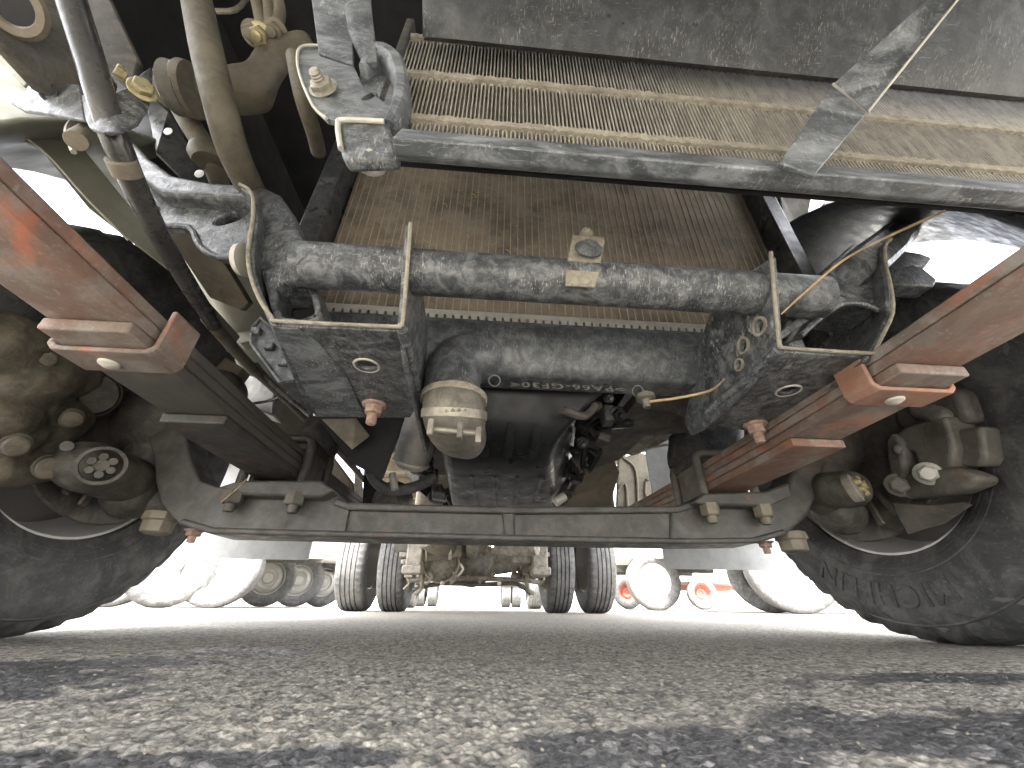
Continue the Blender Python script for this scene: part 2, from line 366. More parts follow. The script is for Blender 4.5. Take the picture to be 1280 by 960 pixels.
# ------------------------------------------------------------------ the truck overhead: one thing, everything on it is a part
TC = 0.045                                 # its centre line
truck = empty('truck', (TC, 1.8, 0), None, 'greasy underside of a light truck on rusty leaf springs, seen from below its front bumper', 'truck')
T = truck
YA = 0.69                                  # front axle
# cab, bed: what keeps the sky off the chassis
g = G()
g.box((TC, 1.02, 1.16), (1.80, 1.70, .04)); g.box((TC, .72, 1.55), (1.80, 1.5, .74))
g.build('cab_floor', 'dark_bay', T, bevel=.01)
G().box((TC, 3.5, 1.02), (1.95, 3.2, .06)).box((TC, 3.5, .94), (.08, 3.1, .10)).build('cargo_bed', 'brown_paint', T, bevel=.005)
for i in range(7): G().box((TC, 2.1+i*.42, .955), (1.85, .06, .07)).build('bed_crossmember', 'brown_paint', T, bevel=.004)
for s in (-1, 1):
    # frame rails, a C section each, rising over the front axle
    X0 = TC+s*.34; g = G()
    pts = [(.58, .50), (1.2, .47), (1.9, .50), (5.0, .58), (5.0, .74), (1.9, .68), (1.2, .66), (.58, .66)]
    g.prism([(X0, a, b) for a, b in pts], (.006, 0, 0))
    for (a, b), (c, d) in zip(pts[:3], pts[1:4]):
        g.prism([(X0, a, b), (X0-s*.055, a, b), (X0-s*.055, c, d), (X0, c, d)], (0, 0, .006))
    g.build('frame_rail', 'black_paint_clean', T)
for y, z in ((1.25, .50), (2.0, .52), (2.6, .54), (4.2, .60)):
    g = G(); g.box((TC, y, z), (.66, .07, .006)); g.box((TC, y-.035, z+.05), (.66, .006, .10)); g.build('crossmember', 'tan_pipe', T, bevel=.002)

# ---------------------------------------------------------------- front axle
AY = .655
bot = [(128, 470), (158, 510), (183, 545), (192, 570), (193, 600), (200, 630), (222, 655), (262, 667), (420, 671), (640, 676), (860, 680), (945, 679), (985, 668), (1012, 645), (1026, 612), (1033, 577), (1052, 545), (1085, 515)]
top = [(1062, 488), (1020, 520), (1000, 548), (990, 590), (982, 608), (962, 617), (885, 618), (868, 625), (845, 632), (640, 633), (435, 627), (415, 612), (398, 602), (300, 601), (272, 608), (250, 600), (240, 580), (233, 545), (215, 510), (165, 452)]
axle = empty('front_axle', (TC, YA, .17), T)
def strip(pts, inward, Y0, d, t, name, m, par):
    """a flange following a line of points in the plane Y0: width d (along +Y), thickness t (in the plane)"""
    P = px(pts, Y=Y0); g = G(); n = len(P); N = []
    for i in range(n):
        tv = (P[min(i+1, n-1)]-P[max(i-1, 0)]).normalized(); N.append(Vector((-tv.z, 0, tv.x))*inward)
    vs = []
    for i in range(n):
        for (a, b) in ((0, 0), (0, d), (1, d), (1, 0)): vs.append(P[i]+N[i]*t*a+Vector((0, b, 0)))
    fs = []
    for i in range(n-1):
        for k in range(4): fs.append((i*4+k, i*4+(k+1) % 4, (i+1)*4+(k+1) % 4, (i+1)*4+k))
    fs += [(0, 1, 2, 3), ((n-1)*4+3, (n-1)*4+2, (n-1)*4+1, (n-1)*4)]
    return g.add(vs, fs).build(name, m, par, bevel=.0035, seg=4)
bl_ = [p for p in bot if p[0] <= 420]+[(430, 671)]; tl_ = [(438, 628)]+[p for p in top if p[0] <= 435]
br2 = [(838, 680)]+[p for p in bot if p[0] >= 860]; tr_ = [p for p in top if p[0] >= 845]+[(838, 633)]
for poly in (bl_+tl_, br2+tr_):
    G().prism(px(poly, Y=AY+.005), (0, .062, 0)).build('beam_end', 'axle_iron', axle, bevel=.010, seg=5)
G().prism(px([(424, 628), (640, 634), (848, 633), (848, 678), (640, 675), (424, 670)], Y=AY+.011), (0, .036, 0)).build('beam_web', 'axle_iron', axle)
strip([p for p in bot if 222 <= p[0] <= 985], 1, AY+.0015, .070, .0095, 'flange', 'axle_iron', axle)
strip([(420, 622), (436, 628), (640, 633), (846, 632), (866, 626)], -1, AY, .07, .0115, 'flange', 'axle_iron', axle)
P = px([(627, 635), (643, 635), (644, 674), (631, 673)], Y=AY+.004); G().prism(P, (0, .03, 0)).build('beam_rib', 'axle_iron', axle, bevel=.004)
# seats of the springs on the axle
for pts in ([(272, 608), (300, 600), (400, 600), (418, 612), (400, 622), (300, 618)], [(868, 627), (880, 616), (955, 614), (986, 603), (992, 620), (960, 633), (880, 631)]):
    P = px(pts, Y=.632); G().prism(P, (0, .12, 0)).build('spring_seat', 'axle_iron', axle, bevel=.004)

# ---------------------------------------------------------------- leaf springs
def spring(side):
    Xc = TC+side*.385; W = .072
    root = empty('leaf_spring', (Xc, YA, .24), T)
    steel = 'rusty_spring' 
    def ztop(y): return .277+.05*(y-.62)**2 if y < .62 else .277+.05*(y-.62)**2
    th = .0122
    spec = [(0, -.02, 1.42), (1, -.01, 1.36), (2, .283, 1.15), (3, .436, .97)]
    for k, a, b in spec:
        vs = []; fs = []; ny = 26
        for i in range(ny+1):
            y = a+(b-a)*i/ny; cut = 0 if k < 2 else .0
            for (dx, dz) in ((-1, 0), (1, 0), (1, 1), (-1, 1)):
                vs.append((Xc+dx*W/2, y, ztop(y)-(k+1)*th+dz*(th-.0009)))
        for i in range(ny):
            for q in range(4): fs.append((i*4+q, i*4+(q+1) % 4, (i+1)*4+(q+1) % 4, (i+1)*4+q))
        fs += [(0, 1, 2, 3), (ny*4+3, ny*4+2, ny*4+1, ny*4)]
        G().add(vs, fs).build('leaf', 'rusty_spring' if side > 0 else ('spring_dark_rear' if k < 3 else 'dark_spring'), root, bevel=.0018)
    # thick chamfered tips where a shorter leaf begins
    for (yy, k, th2) in ():
        zb = ztop(yy)-k*th
        pts = [(Xc-W/2-.0015, yy-.004), (Xc+W/2-.006, yy-.004), (Xc+W/2+.0015, yy+.010), (Xc+W/2+.0015, yy+.022), (Xc-W/2-.0015, yy+.022)]
        if side < 0: pts = [(2*Xc-a, b) for a, b in pts]
        G().prism([(a, b, zb-th2+.0008) for a, b in pts], (0, 0, th2)).build('leaf_tip', 'orange_rust' if (side > 0 or k == 3) else 'crimp_metal' if 0 else ('orange_rust' if side > 0 else 'tan_pipe'), root, bevel=.002)
    # clip: a strap bent round the pack, ears up both sides
    yc = .322; zb = ztop(yc)-3*th-.0055; zt = ztop(yc)+.006; t = .0045; wd = .036 if side < 0 else .034
    g = G(); sec = []
    xo = W/2+.010
    prof = [(-xo, zt if side > 0 else zb+.012), (-xo, zb+.006), (-xo+.006, zb), (xo-.006, zb), (xo, zb+.006), (xo, zt if side < 0 else zb+.012)]
    vs = []; fs = []
    for i, (x, z) in enumerate(prof):
        cx_, cz_ = (x*(1-t/xo) , z+ (t if i in (2, 3) else (t*.6 if i in (1, 4) else 0)))
        for yy in (-wd/2, wd/2): vs += [(Xc+x, yc+yy, z), (Xc+cx_, yc+yy, cz_)]
    for i in range(5):
        a = i*4; b = a+4
        fs += [(a, b, b+1, a+1), (a+2, a+3, b+3, b+2), (a, a+2, b+2, b), (a+1, b+1, b+3, a+3)]
    fs += [(0, 1, 3, 2), (20, 22, 23, 21)]
    g.add(vs, fs); g.build('clip', 'rusty_spring' if side < 0 else 'orange_rust', root, bevel=.0015)
    G().lathe([(0, .0085), (.003, .008), (.0055, .004), (.006, 0)], (Xc-.006, yc+.002, zb+.001), (0, 0, -1), 14).build('rivet', 'crimp_metal', root)
    # U bolts over the pack, their nuts below the seat
    for (yu) in (.645, .738):
        r = .0075; xa = W/2+.011
        path = [(Xc-xa, yu, .175)]
        path += [(Xc-xa, yu, .281), (Xc-xa+.003, yu, .290), (Xc-xa+.010, yu, .294), (Xc+xa-.010, yu, .294), (Xc+xa-.003, yu, .290), (Xc+xa, yu, .281), (Xc+xa, yu, .175)]
        G().tube(path, r, 10).build('u_bolt', 'dark_spring' if side < 0 else 'cast_iron', root)
        for sx in (-1, 1):
            hexbolt((Xc+sx*xa, yu-(.006 if yu < .7 else 0), .204), (0, 0, -1), .0155, .022, .012, .0078, name='nut', m='cast_iron' if side < 0 else 'tan_pipe', parent=root, flange=False, bevel=.001)
    G().box((Xc, .692, .2875), (.094, .085, .020)).build('clamp_plate', 'dark_spring', root, bevel=.002)
    for sx in (-1, 1): G().box((Xc+sx*(W/2+.0045), .692, .252), (.007, .070, .062)).build('clamp_cheek', 'dark_spring' if side < 0 else 'cast_iron', root, bevel=.002)
    # rubber bump stop above the pack
    zc = .300
    G().lathe([(0, .040), (.012, .042), (.03, .040), (.052, .033), (.068, .030), (.074, .022), (.075, 0)], (Xc+(.008 if side < 0 else -.004), .745, zc), (0, 0, 1), 26).build('bump_stop', 'rubber_mount', root)
    g = G().box((Xc, .80, .50), (.07, .16, .02)).box((Xc, .80, .45), (.05, .09, .10)); g.build('stop_bracket', 'tan_pipe', root, bevel=.004)
    # rear shackle
    G().box((Xc, 1.40, .36), (.09, .05, .12)).build('shackle', 'dark_cast', root, bevel=.006)
spring(-1); spring(1)

# ---------------------------------------------------------------- wheels
def tyre_profile(R, rr, w, grooves=True):
    hw = w/2; p = [(-hw*.80, rr), (-hw*.86, rr+.010), (-hw*.97, rr+(R-rr)*.28), (-hw*1.0, rr+(R-rr)*.48), (-hw*.985, rr+(R-rr)*.62), (-hw*.99, rr+(R-rr)*.64), (-hw*.93, rr+(R-rr)*.80), (-hw*.85, R-.013), (-hw*.76, R-.004)]
    mid = []
    if grooves:
        for gx in (-.45, -.15, .15, .45):
            a = gx*hw
            mid += [(a-.0045, R-.001), (a-.0035, R-.011), (a+.0035, R-.011), (a+.0045, R-.001)]
    q = [(-a, b) for a, b in p[::-1]]
    return p+mid+q
def wheel(c, side, R, rr, w, name='wheel', par=None, lettering=False, parts=True, tyre_m='rubber', rim_m='rim_dark', disc_m='rim_grey', nseg=96, notch=False, label=None, dish=.02):
    """side: -1 when the outer face looks to -X"""
    root = empty(name, c, par); 
    g = G(); pr = tyre_profile(R, rr, w); g.lathe(pr, c, (1, 0, 0), nseg, caps=False)
    if notch:      # sipes and shoulder notches: every third ring of the tread sits lower
        m = len(pr); V = g.v
        for k in range(nseg):
            if k % 3 == 0:
                for j, (h, r) in enumerate(pr):
                    if r > R-.016 and (abs(h) > w*.26):
                        x, y, z = V[k*m+j]; f = (r-.009)/r; V[k*m+j] = (x, c[1]+(y-c[1])*f, c[2]+(z-c[2])*f)
    o = g.build('tyre', tyre_m, root)
    s = side
    g = G(); rim = [(s*w*.40, rr+.012), (s*w*.42, rr+.009), (s*w*.38, rr-.004), (s*w*.22, rr-.012), (s*w*.05, rr-.028), (-s*w*.18, rr-.014), (-s*w*.36, rr-.006), (-s*w*.40, rr+.009), (-s*w*.385, rr+.013),
                    (-s*w*.37, rr+.009), (-s*w*.34, rr-.001), (-s*w*.16, rr-.008), (s*w*.05, rr-.021), (s*w*.22, rr-.006), (s*w*.36, rr+.002)]
    g.lathe(rim, c, (1, 0, 0), 72, close=True); g.build('rim', rim_m, root)
    g = G(); hd = s*w*.10
    g.lathe([(hd, rr-.021), (hd+s*dish, rr*.80), (hd+s*dish*1.6, rr*.62), (hd+s*dish*.2, rr*.50), (hd, rr*.36), (hd+s*.03, rr*.30), (hd+s*.034, 0)], c, (1, 0, 0), 48, caps=False)
    g.build('wheel_disc', disc_m, root)
    if parts:
        for k in range(6):
            a = k*math.pi/3+.3
            hexbolt((c[0]+hd, c[1]+math.cos(a)*rr*.43, c[2]+math.sin(a)*rr*.43), (s, 0, 0), .016, .02, .01, name='wheel_nut', m='dark_cast', parent=root)
    return root
XR, XL = .752+.085, -.66-.085
wr = wheel((XR, .70, .338), 1, .338, .205, .20, par=T, parts=True, rim_m='white_paint', nseg=120, notch=True)
wl = wheel((XL, .70, .338), -1, .338, .205, .20, par=T, parts=True, rim_m='white_paint', nseg=120, notch=True)
def raised_text(s, size, name, depth=.0008):
    cu = bpy.data.curves.new('t', 'FONT'); cu.body = s; cu.size = size; cu.extrude = depth; cu.resolution_u = 3; cu.space_character = 1.12; cu.offset = size*.012
    o = bpy.data.objects.new('t', cu); C.objects.link(o); dg = bpy.context.evaluated_depsgraph_get()
    me = bpy.data.meshes.new_from_object(o.evaluated_get(dg)); bpy.data.objects.remove(o)
    return me
def bend_text(s, size, c, side, rad, ang, name, m, par, lift=.0015, R=.338, rr=.205, w=.20):
    """letters round the sidewall that faces the middle of the truck, tops outward"""
    me = raised_text(s, size, name, .0016); bm = bmesh.new(); bm.from_mesh(me)
    bmesh.ops.subdivide_edges(bm, edges=[e for e in bm.edges if e.calc_length() > .008], cuts=2); bm.to_mesh(me); bm.free()
    xs = [v.co.x for v in me.vertices]; W = max(xs); Yc, Zc = c[1], c[2]
    pr = [(h, r) for h, r in tyre_profile(R, rr, w, False) if h < 0]
    for v in me.vertices:
        r = rad+v.co.y; phi = ang-(v.co.x-W/2)/rad
        u = r*math.cos(phi); q = r*math.sin(phi)
        hs = np.interp(r, [b for a, b in pr], [abs(a) for a, b in pr])
        xx = c[0]-side*(hs+.0008+v.co.z)
        v.co = (xx, Yc-side*u, Zc+q)
    if side < 0: pass
    return link(name, me, m, par, smooth=False)
bend_text('MICHELIN', .050, (XR, .70, .338), 1, .252, R_(-100), 'sidewall_lettering', 'rubber', wr)
for (w_, X_, s_) in ((wr, XR, 1), (wl, XL, -1)):
    G().lathe([(-s_*.084, .214), (-s_*.088, .2185), (-s_*.080, .2195), (-s_*.070, .212), (-s_*.045, .2035), (-s_*.040, .1955), (-s_*.068, .1995), (-s_*.080, .206)], (X_, .70, .338), (1, 0, 0), 96, close=True).build('rim_lip', 'rim_dark', w_)
    for rad, t in ((.312, .0015), (.236, .001), (.226, .0008)):
        hs = np.interp(rad, [.205, .243, .269, .2875, .3114, .325], [.080, .097, .10, .0985, .093, .085])
        prof = [(-s_*(hs-.001), rad-.0022), (-s_*(hs+t), rad-.001), (-s_*(hs+t), rad+.001), (-s_*(hs-.001), rad+.0022)]
        G().lathe(prof, (X_, .70, .338), (1, 0, 0), 96, close=True).build('sidewall_ring', 'rubber', w_)
# zigzag shoulder pattern of the right tyre
g = G()
for k in range(30):
    a0 = 2*math.pi*k/30
    P3 = [(0, .318), (.09, .300), (.12, .300), (.03, .322)]
    pts = []
    for da, r in P3:
        a = a0+da; hs = np.interp(r, [.205, .243, .269, .2875, .3114, .325], [.080, .097, .10, .0985, .093, .085])
        pts.append((XR-hs-.0002, .70+math.cos(a)*r, .338+math.sin(a)*r))
    g.prism(pts, (-.0014, 0, 0))
g.build('shoulder_lug', 'rubber', wr, kind='stuff')
# rear axle: twin tyres each side
YR = 3.45
for x, s in ((-.925, -1), (-.635, 1), (.62, -1), (.93, 1)):
    wheel((x-.02*0, YR, .36), s, .36, .21, .215 if abs(x) > .8 else .205, par=T, tyre_m='tread_rubber', rim_m='rim_grey', disc_m='rim_grey', nseg=150, notch=True, parts=False)
ra = empty('rear_axle', (0, YR, .36), T)
g = G(); g.tube([(-.62, YR, .36), (-.25, YR, .36)], .062, 18).tube([(.62, YR, .36), (.25, YR, .36)], .062, 18); g.build('axle_tube', 'dusty_cast', ra)
g = G(); g.ball((-.06, YR, .35), .185, 22, (1, .75, 1)); g.lathe([(0, .16), (.03, .165), (.04, .15), (.16, .10), (.22, .06)], (-.06, YR-.10, .36), (0, -1, 0), 26)
g.tube([(-.45, YR, .36), (-.2, YR, .36)], [.062, .11], 18).tube([(.40, YR, .36), (.08, YR, .36)], [.062, .11], 18)
remesh(g.build('differential', 'dusty_cast', ra), .012, 3)
# what hangs ahead of the axle, at its own distance in front of it
def rq(x, y, Y=3.05): return at(x, y, Y=Y)
G().lathe([(-.02, .105), (.0, .118), (.05, .118), (.06, .10), (.075, .06), (.08, 0)], rq(551, 703, 3.1), (.25, -1, -.1), 30).build('drum_cover', 'dusty_cast', ra)
G().lathe([(0, .118), (.03, .124), (.03, .132), (0, .130)], rq(551, 703, 3.04), (.25, -1, -.1), 30, close=True).build('drum_rim', 'header_tan', ra)
G().tube([rq(498, 676, 3.0), rq(520, 684, 3.0)], .075, 22).build('air_reservoir', 'dark_cast', ra, bevel=.006)
G().tube([rq(532, 690, 2.95), rq(575, 684, 3.0)], .062, 22).build('silencer_end', 'header_tan', ra, bevel=.006)
G().lathe([(0, .07), (.012, .074), (.02, .07)], rq(560, 686, 2.93), (1, .1, .15), 22).build('band', 'crimp_metal', ra)
for (x0, x1, sg) in ((499, 527, 1), (687, 659, -1)):
    for k, (dy, w_) in enumerate(((690, 1.0), (699, .8), (708, .92), (716, .6))):
        G().prism([rq(x0+sg*2*k, dy, 2.95), rq(x0+(x1-x0)*w_, dy, 2.95), rq(x0+(x1-x0)*w_, dy+6, 2.95), rq(x0+sg*2*k, dy+6, 2.95)], (0, .14, 0)).build('hanger_step', 'dusty_cast', ra, bevel=.006)
    G().tube([rq(x1, 716, 3.0), rq(x1, 735, 3.05), rq(x1-sg*8, 742, 3.1)], .014, 8, smooth=3).build('link_rod', 'tan_pipe', ra)
G().tube([rq(622, 698, 3.05), rq(660, 700, 3.05)], .035, 14).build('brake_booster', 'dusty_cast', ra)
G().tube([rq(x, y, 3.15) for x, y in ((516, 739), (530, 733), (560, 729), (600, 731), (640, 729), (655, 735), (664, 742))], [.02, .016, .014, .014, .014, .016, .02], 10, smooth=4).build('stabiliser_bar', 'dark_cast', ra)
for x, y in ((553, 729), (624, 729)): G().ball(rq(x, y, 3.02), .016, 10).build('bar_ball', 'crimp_metal', ra)
for x, y in ((590, 680), (604, 683), (575, 712), (566, 722), (612, 690), (640, 683), (648, 690), (508, 728), (676, 724), (536, 722)):
    G().tube([rq(x, y-7, 2.98), rq(x+4, y, 2.98), rq(x-3, y+8, 3.02)], .009, 7, smooth=3).build('brake_pipe', 'crimp_metal' if x % 2 else 'tan_pipe', ra)
for x, y in ((578, 700), (588, 692), (606, 692), (620, 702), (616, 718), (600, 726), (584, 722)): hexbolt(rq(x, y, 3.12), (0, -1, -.1), .014, .014, .012, name='cover_bolt', m='tan_pipe', parent=ra)
for s, xx in ((-1, -.40), (1, .38)):
    g = G()
    for i in range(6): G().box((xx, YR, .30-.012*i+.0), (.08, 1.3-.2*i, .010)).build('leaf', 'tan_pipe', ra, bevel=.001)
    for q in (-.07, .07): G().tube([(xx-.05, YR+q, .22), (xx-.05, YR+q, .48), (xx+.05, YR+q, .48), (xx+.05, YR+q, .22)], .009, 8).build('u_bolt', 'tan_pipe', ra)
    G().box((xx, YR, .225), (.13, .18, .025)).build('clamp_plate', 'tan_pipe', ra, bevel=.004)
    g = G(); g.box((xx+.02*s, 2.80, .33), (.10, .12, .22)).box((xx+.02*s, 2.76, .24), (.12, .14, .05)); g.build('spring_hanger', 'dusty_cast', ra, bevel=.01)
# things hung ahead of the rear axle
G().tube([(-.34, 2.5, .42), (-.26, 2.9, .41), (-.14, 3.1, .42)], [.075, .08, .07], 22, smooth=4).build('silencer', 'tan_pipe', T)
G().tube([(-.22, 1.5, .45), (-.30, 2.0, .44), (-.34, 2.5, .42)], .03, 14, smooth=5).build('exhaust_pipe', 'tan_pipe', T)
G().tube([(.02, 1.6, .47), (-.04, 2.4, .43), (-.06, 3.2, .38)], .045, 18).build('propeller_shaft', 'dusty_cast', T)
G().tube([(-.52, 3.2, .20), (-.25, 3.15, .215), (.25, 3.15, .215), (.46, 3.2, .20)], .017, 10, smooth=4).build('stabiliser_bar', 'dusty_cast', T)
for x in (-.22, .26): G().ball((x, 3.1, .235), .03, 12).tube([(x, 3.1, .235), (x, 3.2, .30)], .014, 8).build('stabiliser_link', 'dusty_cast', T)
g = G().tube([(.36, 2.6, .36), (.22, 2.7, .36), (.10, 2.75, .38)], .038, 14, smooth=3).box((.30, 2.9, .34), (.16, .2, .09)); g.build('brake_booster', 'dusty_cast', T, bevel=.005)

# ---------------------------------------------------------------- mud flaps behind the front wheels
P = px([(385, 700), (195, 697)], Y=1.18); xl0, xl1 = P[1].x, P[0].x; zl = P[0].z
G().box(((xl0+xl1)/2-.06, 1.18, zl+.28), (xl1-xl0+.12, .006, .56)).build('mud_flap', 'flap_grey', T)
P = px([(832, 711), (1010, 714)], Y=1.18)
G().box(((P[0].x+P[1].x)/2+.06, 1.18, P[0].z+.28), (P[1].x-P[0].x+.12, .006, .56)).build('mud_flap', 'flap_grey', T)
# ---------------------------------------------------------------- crossbar between the tilt brackets
P0, P1 = at(385, 333, Y=.30), at(975, 368, Y=.30); zb = (P0.z+P1.z)/2
G().tube([(-.20, .30, zb), (.37, .30, zb)], .0240, 36).build('crossbar', 'black_paint', T)
tab = empty('crossbar_tab', (at(733, 320, Y=.27)), T)
a = px([(716, 293), (757, 296), (748, 345), (744, 358), (707, 356), (707, 335)], Y=.277)
sheet(a, .003, 'tab_plate', 'header_tan', tab, bevel=.001)
c = at(736, 312, Y=.275); G().lathe([(0, .0145), (.002, .0148), (.004, .012), (.0045, .009), (.007, .0085), (.0075, 0)], c, (0, -1, .15), 24).build('tab_grommet', 'black_plastic', tab)
G().ball(at(733, 292, Y=.285), .007, 12).build('tab_clip', 'header_tan', tab)
# ---------------------------------------------------------------- tilt brackets: pressed channels with holes and a rusty bolt
def holed(pts, holes, ext, name, m, par, bevel=.0008, n=18):
    """flat outline pts (3D, coplanar) with round holes (centre, radius u, radius v along U,V)"""
    bm = bmesh.new(); a = [Vector(p) for p in pts]
    nrm = Vector((0, 0, 0))
    for i in range(len(a)): nrm += a[i].cross(a[(i+1) % len(a)])
    nrm.normalize(); U = (a[1]-a[0]).normalized(); V = nrm.cross(U)
    loops = [[bm.verts.new(p) for p in a]]
    for c, ru, rv, rot in holes:
        c = Vector(c); c = c-nrm*(c-a[0]).dot(nrm)
        loops.append([bm.verts.new(c+(U*math.cos(rot)+V*math.sin(rot))*ru*math.cos(2*math.pi*k/n)+(V*math.cos(rot)-U*math.sin(rot))*rv*math.sin(2*math.pi*k/n)) for k in range(n)])
    es = []
    for l in loops:
        for i in range(len(l)): es.append(bm.edges.new((l[i], l[(i+1) % len(l)])))
    r = bmesh.ops.triangle_fill(bm, use_beauty=True, use_dissolve=False, edges=es, normal=nrm)
    fs = [f for f in bm.faces]
    e = bmesh.ops.extrude_face_region(bm, geom=fs); bmesh.ops.translate(bm, verts=[v for v in e['geom'] if isinstance(v, bmesh.types.BMVert)], vec=ext)
    bmesh.ops.recalc_face_normals(bm, faces=bm.faces)
    me = bpy.data.meshes.new(name); bm.to_mesh(me); bm.free()
    return link(name, me, m, par, smooth=False, bevel=bevel)
def bracket(side):
    root = empty('tilt_bracket', (TC+side*.29, .4, .3), T); s = side; z = .275; t = .0048
    xi, xo = (-.083, -.203) if s < 0 else (.292, .398)          # inner and outer wall
    # floor plate
    pts = [(xi, .30, z), (xo, .302, z), (xo+s*.010, .36, z), (xo+s*.028, .44, z), (xo+s*.033, .508, z), (xi+s*.022, .497 if s < 0 else .48, z), (xi, .44, z)]
    hole = [((-.132 if s < 0 else .358, .364 if s < 0 else .375, z), .0115, .0080, 0)]
    holed(pts, hole, (0, 0, t), 'bracket_floor', 'black_paint', root, bevel=.0012)
    if s < 0: sheet([at(x, y, Z=.2738) for x, y in ((342, 410), (372, 411), (398, 430), (432, 470), (456, 520), (398, 520))], .001, 'pale_floor_fold', 'rail_plastic', root)  # paler sheet coloured in for the brighter facing of a folded flange
    # inner wall
    if s < 0:
        w_ = [(xi, .258, .375), (xi, .258, .36), (xi, .30, .275), (xi, .44, .272), (xi, .53, .236), (xi, .55, .25), (xi, .50, .30), (xi, .40, .40), (xi, .31, .410), (xi, .285, .408)]
        w_ = [(xi, .258, .374), (xi, .298, .277), (xi, .34, .262), (xi, .44, .252), (xi, .545, .240), (xi, .56, .262), (xi, .50, .31), (xi, .42, .37), (xi, .30, .384)]
        holes = []
    else:
        w_ = [(xi, .262, .370), (xi, .298, .277), (xi, .36, .264), (xi, .46, .258), (xi, .49, .262), (xi, .50, .285), (xi, .43, .36), (xi, .38, .39), (xi, .30, .384)]
        holes = [((xi, at(950, 408, X=xi).y, at(950, 408, X=xi).z), .0085, .006, .3), ((xi, at(930, 432, X=xi).y, at(930, 432, X=xi).z), .008, .006, .3), ((xi, at(925, 456, X=xi).y, at(925, 456, X=xi).z), .006, .0045, .3)]
    holed(w_, holes, (s*t, 0, 0), 'bracket_wall', 'black_paint', root, bevel=.0012)
    if holes:
        for h in holes:
            c = h[0]; G().lathe([(0, h[1]*.95), (.003, h[1]*1.0), (.003, h[1]*1.28), (0, h[1]*1.32)], (c[0]-.0022, c[1], c[2]), (1, 0, 0), 18, close=True).build('hole_rim', 'header_tan', root)
    # bent edge between floor and inner wall: a rounded corner running back
    # outer wall, flaring outwards as it rises
    pp = [(339, 407), (325, 378), (313, 345), (311, 315), (317, 275), (315, 245), (300, 234)] if s < 0 else [(1084, 452), (1098, 430), (1114, 395), (1112, 362), (1106, 335), (1105, 312), (1112, 302)]
    prof = [(q.x, q.z) for q in px(pp, Y=.30)]
    dep = [.20, .18, .15, .11, .07, .04, .02]
    vs = []; fs = []
    for (x, zz), d in zip(prof, dep):
        for yy in (.300, .300+d):
            xx = x + s*.038*(yy-.30)/.2
            vs += [(xx, yy, zz), (xx-s*t, yy, zz+.001)]
    for i in range(len(prof)-1):
        a = i*4; b = a+4; fs += [(a, b, b+2, a+2), (a+1, a+3, b+3, b+1), (a, a+1, b+1, b), (a+2, b+2, b+3, a+3)]
    fs += [(0, 2, 3, 1), (len(vs)-4, len(vs)-3, len(vs)-1, len(vs)-2)]
    G().add(vs, fs).build('bracket_wall', 'black_paint', root, bevel=.0012)
    G().tube([(xi, .2985, z+.001), (xi, .36, z-.002), (xi+s*.002, .44, z)], .0055, 10).build('bracket_fold', 'black_paint', root)
    hc = hole[0][0]; G().lathe([(-.001, .0118), (-.0016, .0128), (-.001, .0142), (0, .0145)], (hc[0], hc[1], z-.0002), (0, 0, 1), 24, close=True).build('hole_rim', 'crimp_metal', root)
    # pale tan rim along the front edge of the pressing
    rim = [(xi, .257 if s < 0 else .261, .374), (xi, .2935, .285), (xi+s*.003, .2965, .278), (xi+s*.010, .2965, .2755), (xo-s*.008, .2975, .2755), (xo, .2975, .279)]+[(a, .2975, b) for a, b in prof[1:]]
    G().tube([(a-s*0, b, c+.002) for a, b, c in rim], .0020, 8, smooth=3).build('pale_edge', 'header_tan', root)
    # bolt hanging from the floor
    bx, by = (-.1445, .458) if s < 0 else (.378, .470)
    hexbolt((bx, by, z-.0005), (0, 0, -1), .0115, .014, .016, .0068, name='bolt', m='rusty_bolt', parent=root, thread=True, bevel=.0006)
    return root
bl = bracket(-1); br_ = bracket(1)
# cast arches that carry the bar, one each side
def arch(pts, sec, name, m, par, rmesh=True):
    g = G()
    g.tube([at(x, y, Y=Y) for x, y, Y in pts], [q for q in sec], 20, flat=((0, 1, 0), 1.5, 1.0), smooth=5)
    return g.build(name, m, par)
ar = empty('tilt_arm', at(300, 240, Y=.36), bl and T)
def loops_plate(outer, inner, ext, name, m, par, bevel=.004):
    bm = bmesh.new(); es = []
    for l in [outer]+inner:
        vs = [bm.verts.new(p) for p in l]; es += [bm.edges.new((vs[i], vs[(i+1) % len(vs)])) for i in range(len(vs))]
    bmesh.ops.triangle_fill(bm, use_beauty=True, use_dissolve=False, edges=es, normal=(0, -1, 0))
    e = bmesh.ops.extrude_face_region(bm, geom=bm.faces[:]); bmesh.ops.translate(bm, verts=[v for v in e['geom'] if isinstance(v, bmesh.types.BMVert)], vec=ext)
    bmesh.ops.recalc_face_normals(bm, faces=bm.faces); me = bpy.data.meshes.new(name); bm.to_mesh(me); bm.free()
    return link(name, me, m, par, smooth=True, bevel=bevel, seg=4)
out = px([(132, 172), (150, 160), (185, 196), (215, 218), (262, 227), (325, 230), (350, 242), (367, 266), (377, 296), (384, 330), (398, 368), (403, 390), (397, 402), (372, 406), (346, 403), (336, 382), (328, 350), (319, 335), (317, 262), (308, 247), (240, 243), (200, 240), (160, 214)], Y=.325)
loops_plate(out, [px([(343, 351), (380, 350), (386, 362), (392, 390), (374, 397), (352, 396), (345, 375)], Y=.325)], (0, .05, 0), 'arm_body', 'black_paint', ar, .007)
P = px([(338, 345), (392, 345), (398, 404), (340, 404)], Y=.372); G().prism(P, (0, .004, 0)).build('arm_mouth_dark', 'dark_bay', ar)  # dark plate added for the shade inside the arm's open mouth
a = px([(203, 252), (232, 246), (318, 246), (318, 318), (275, 322), (250, 308), (238, 283), (205, 284), (196, 268)], Y=.345)
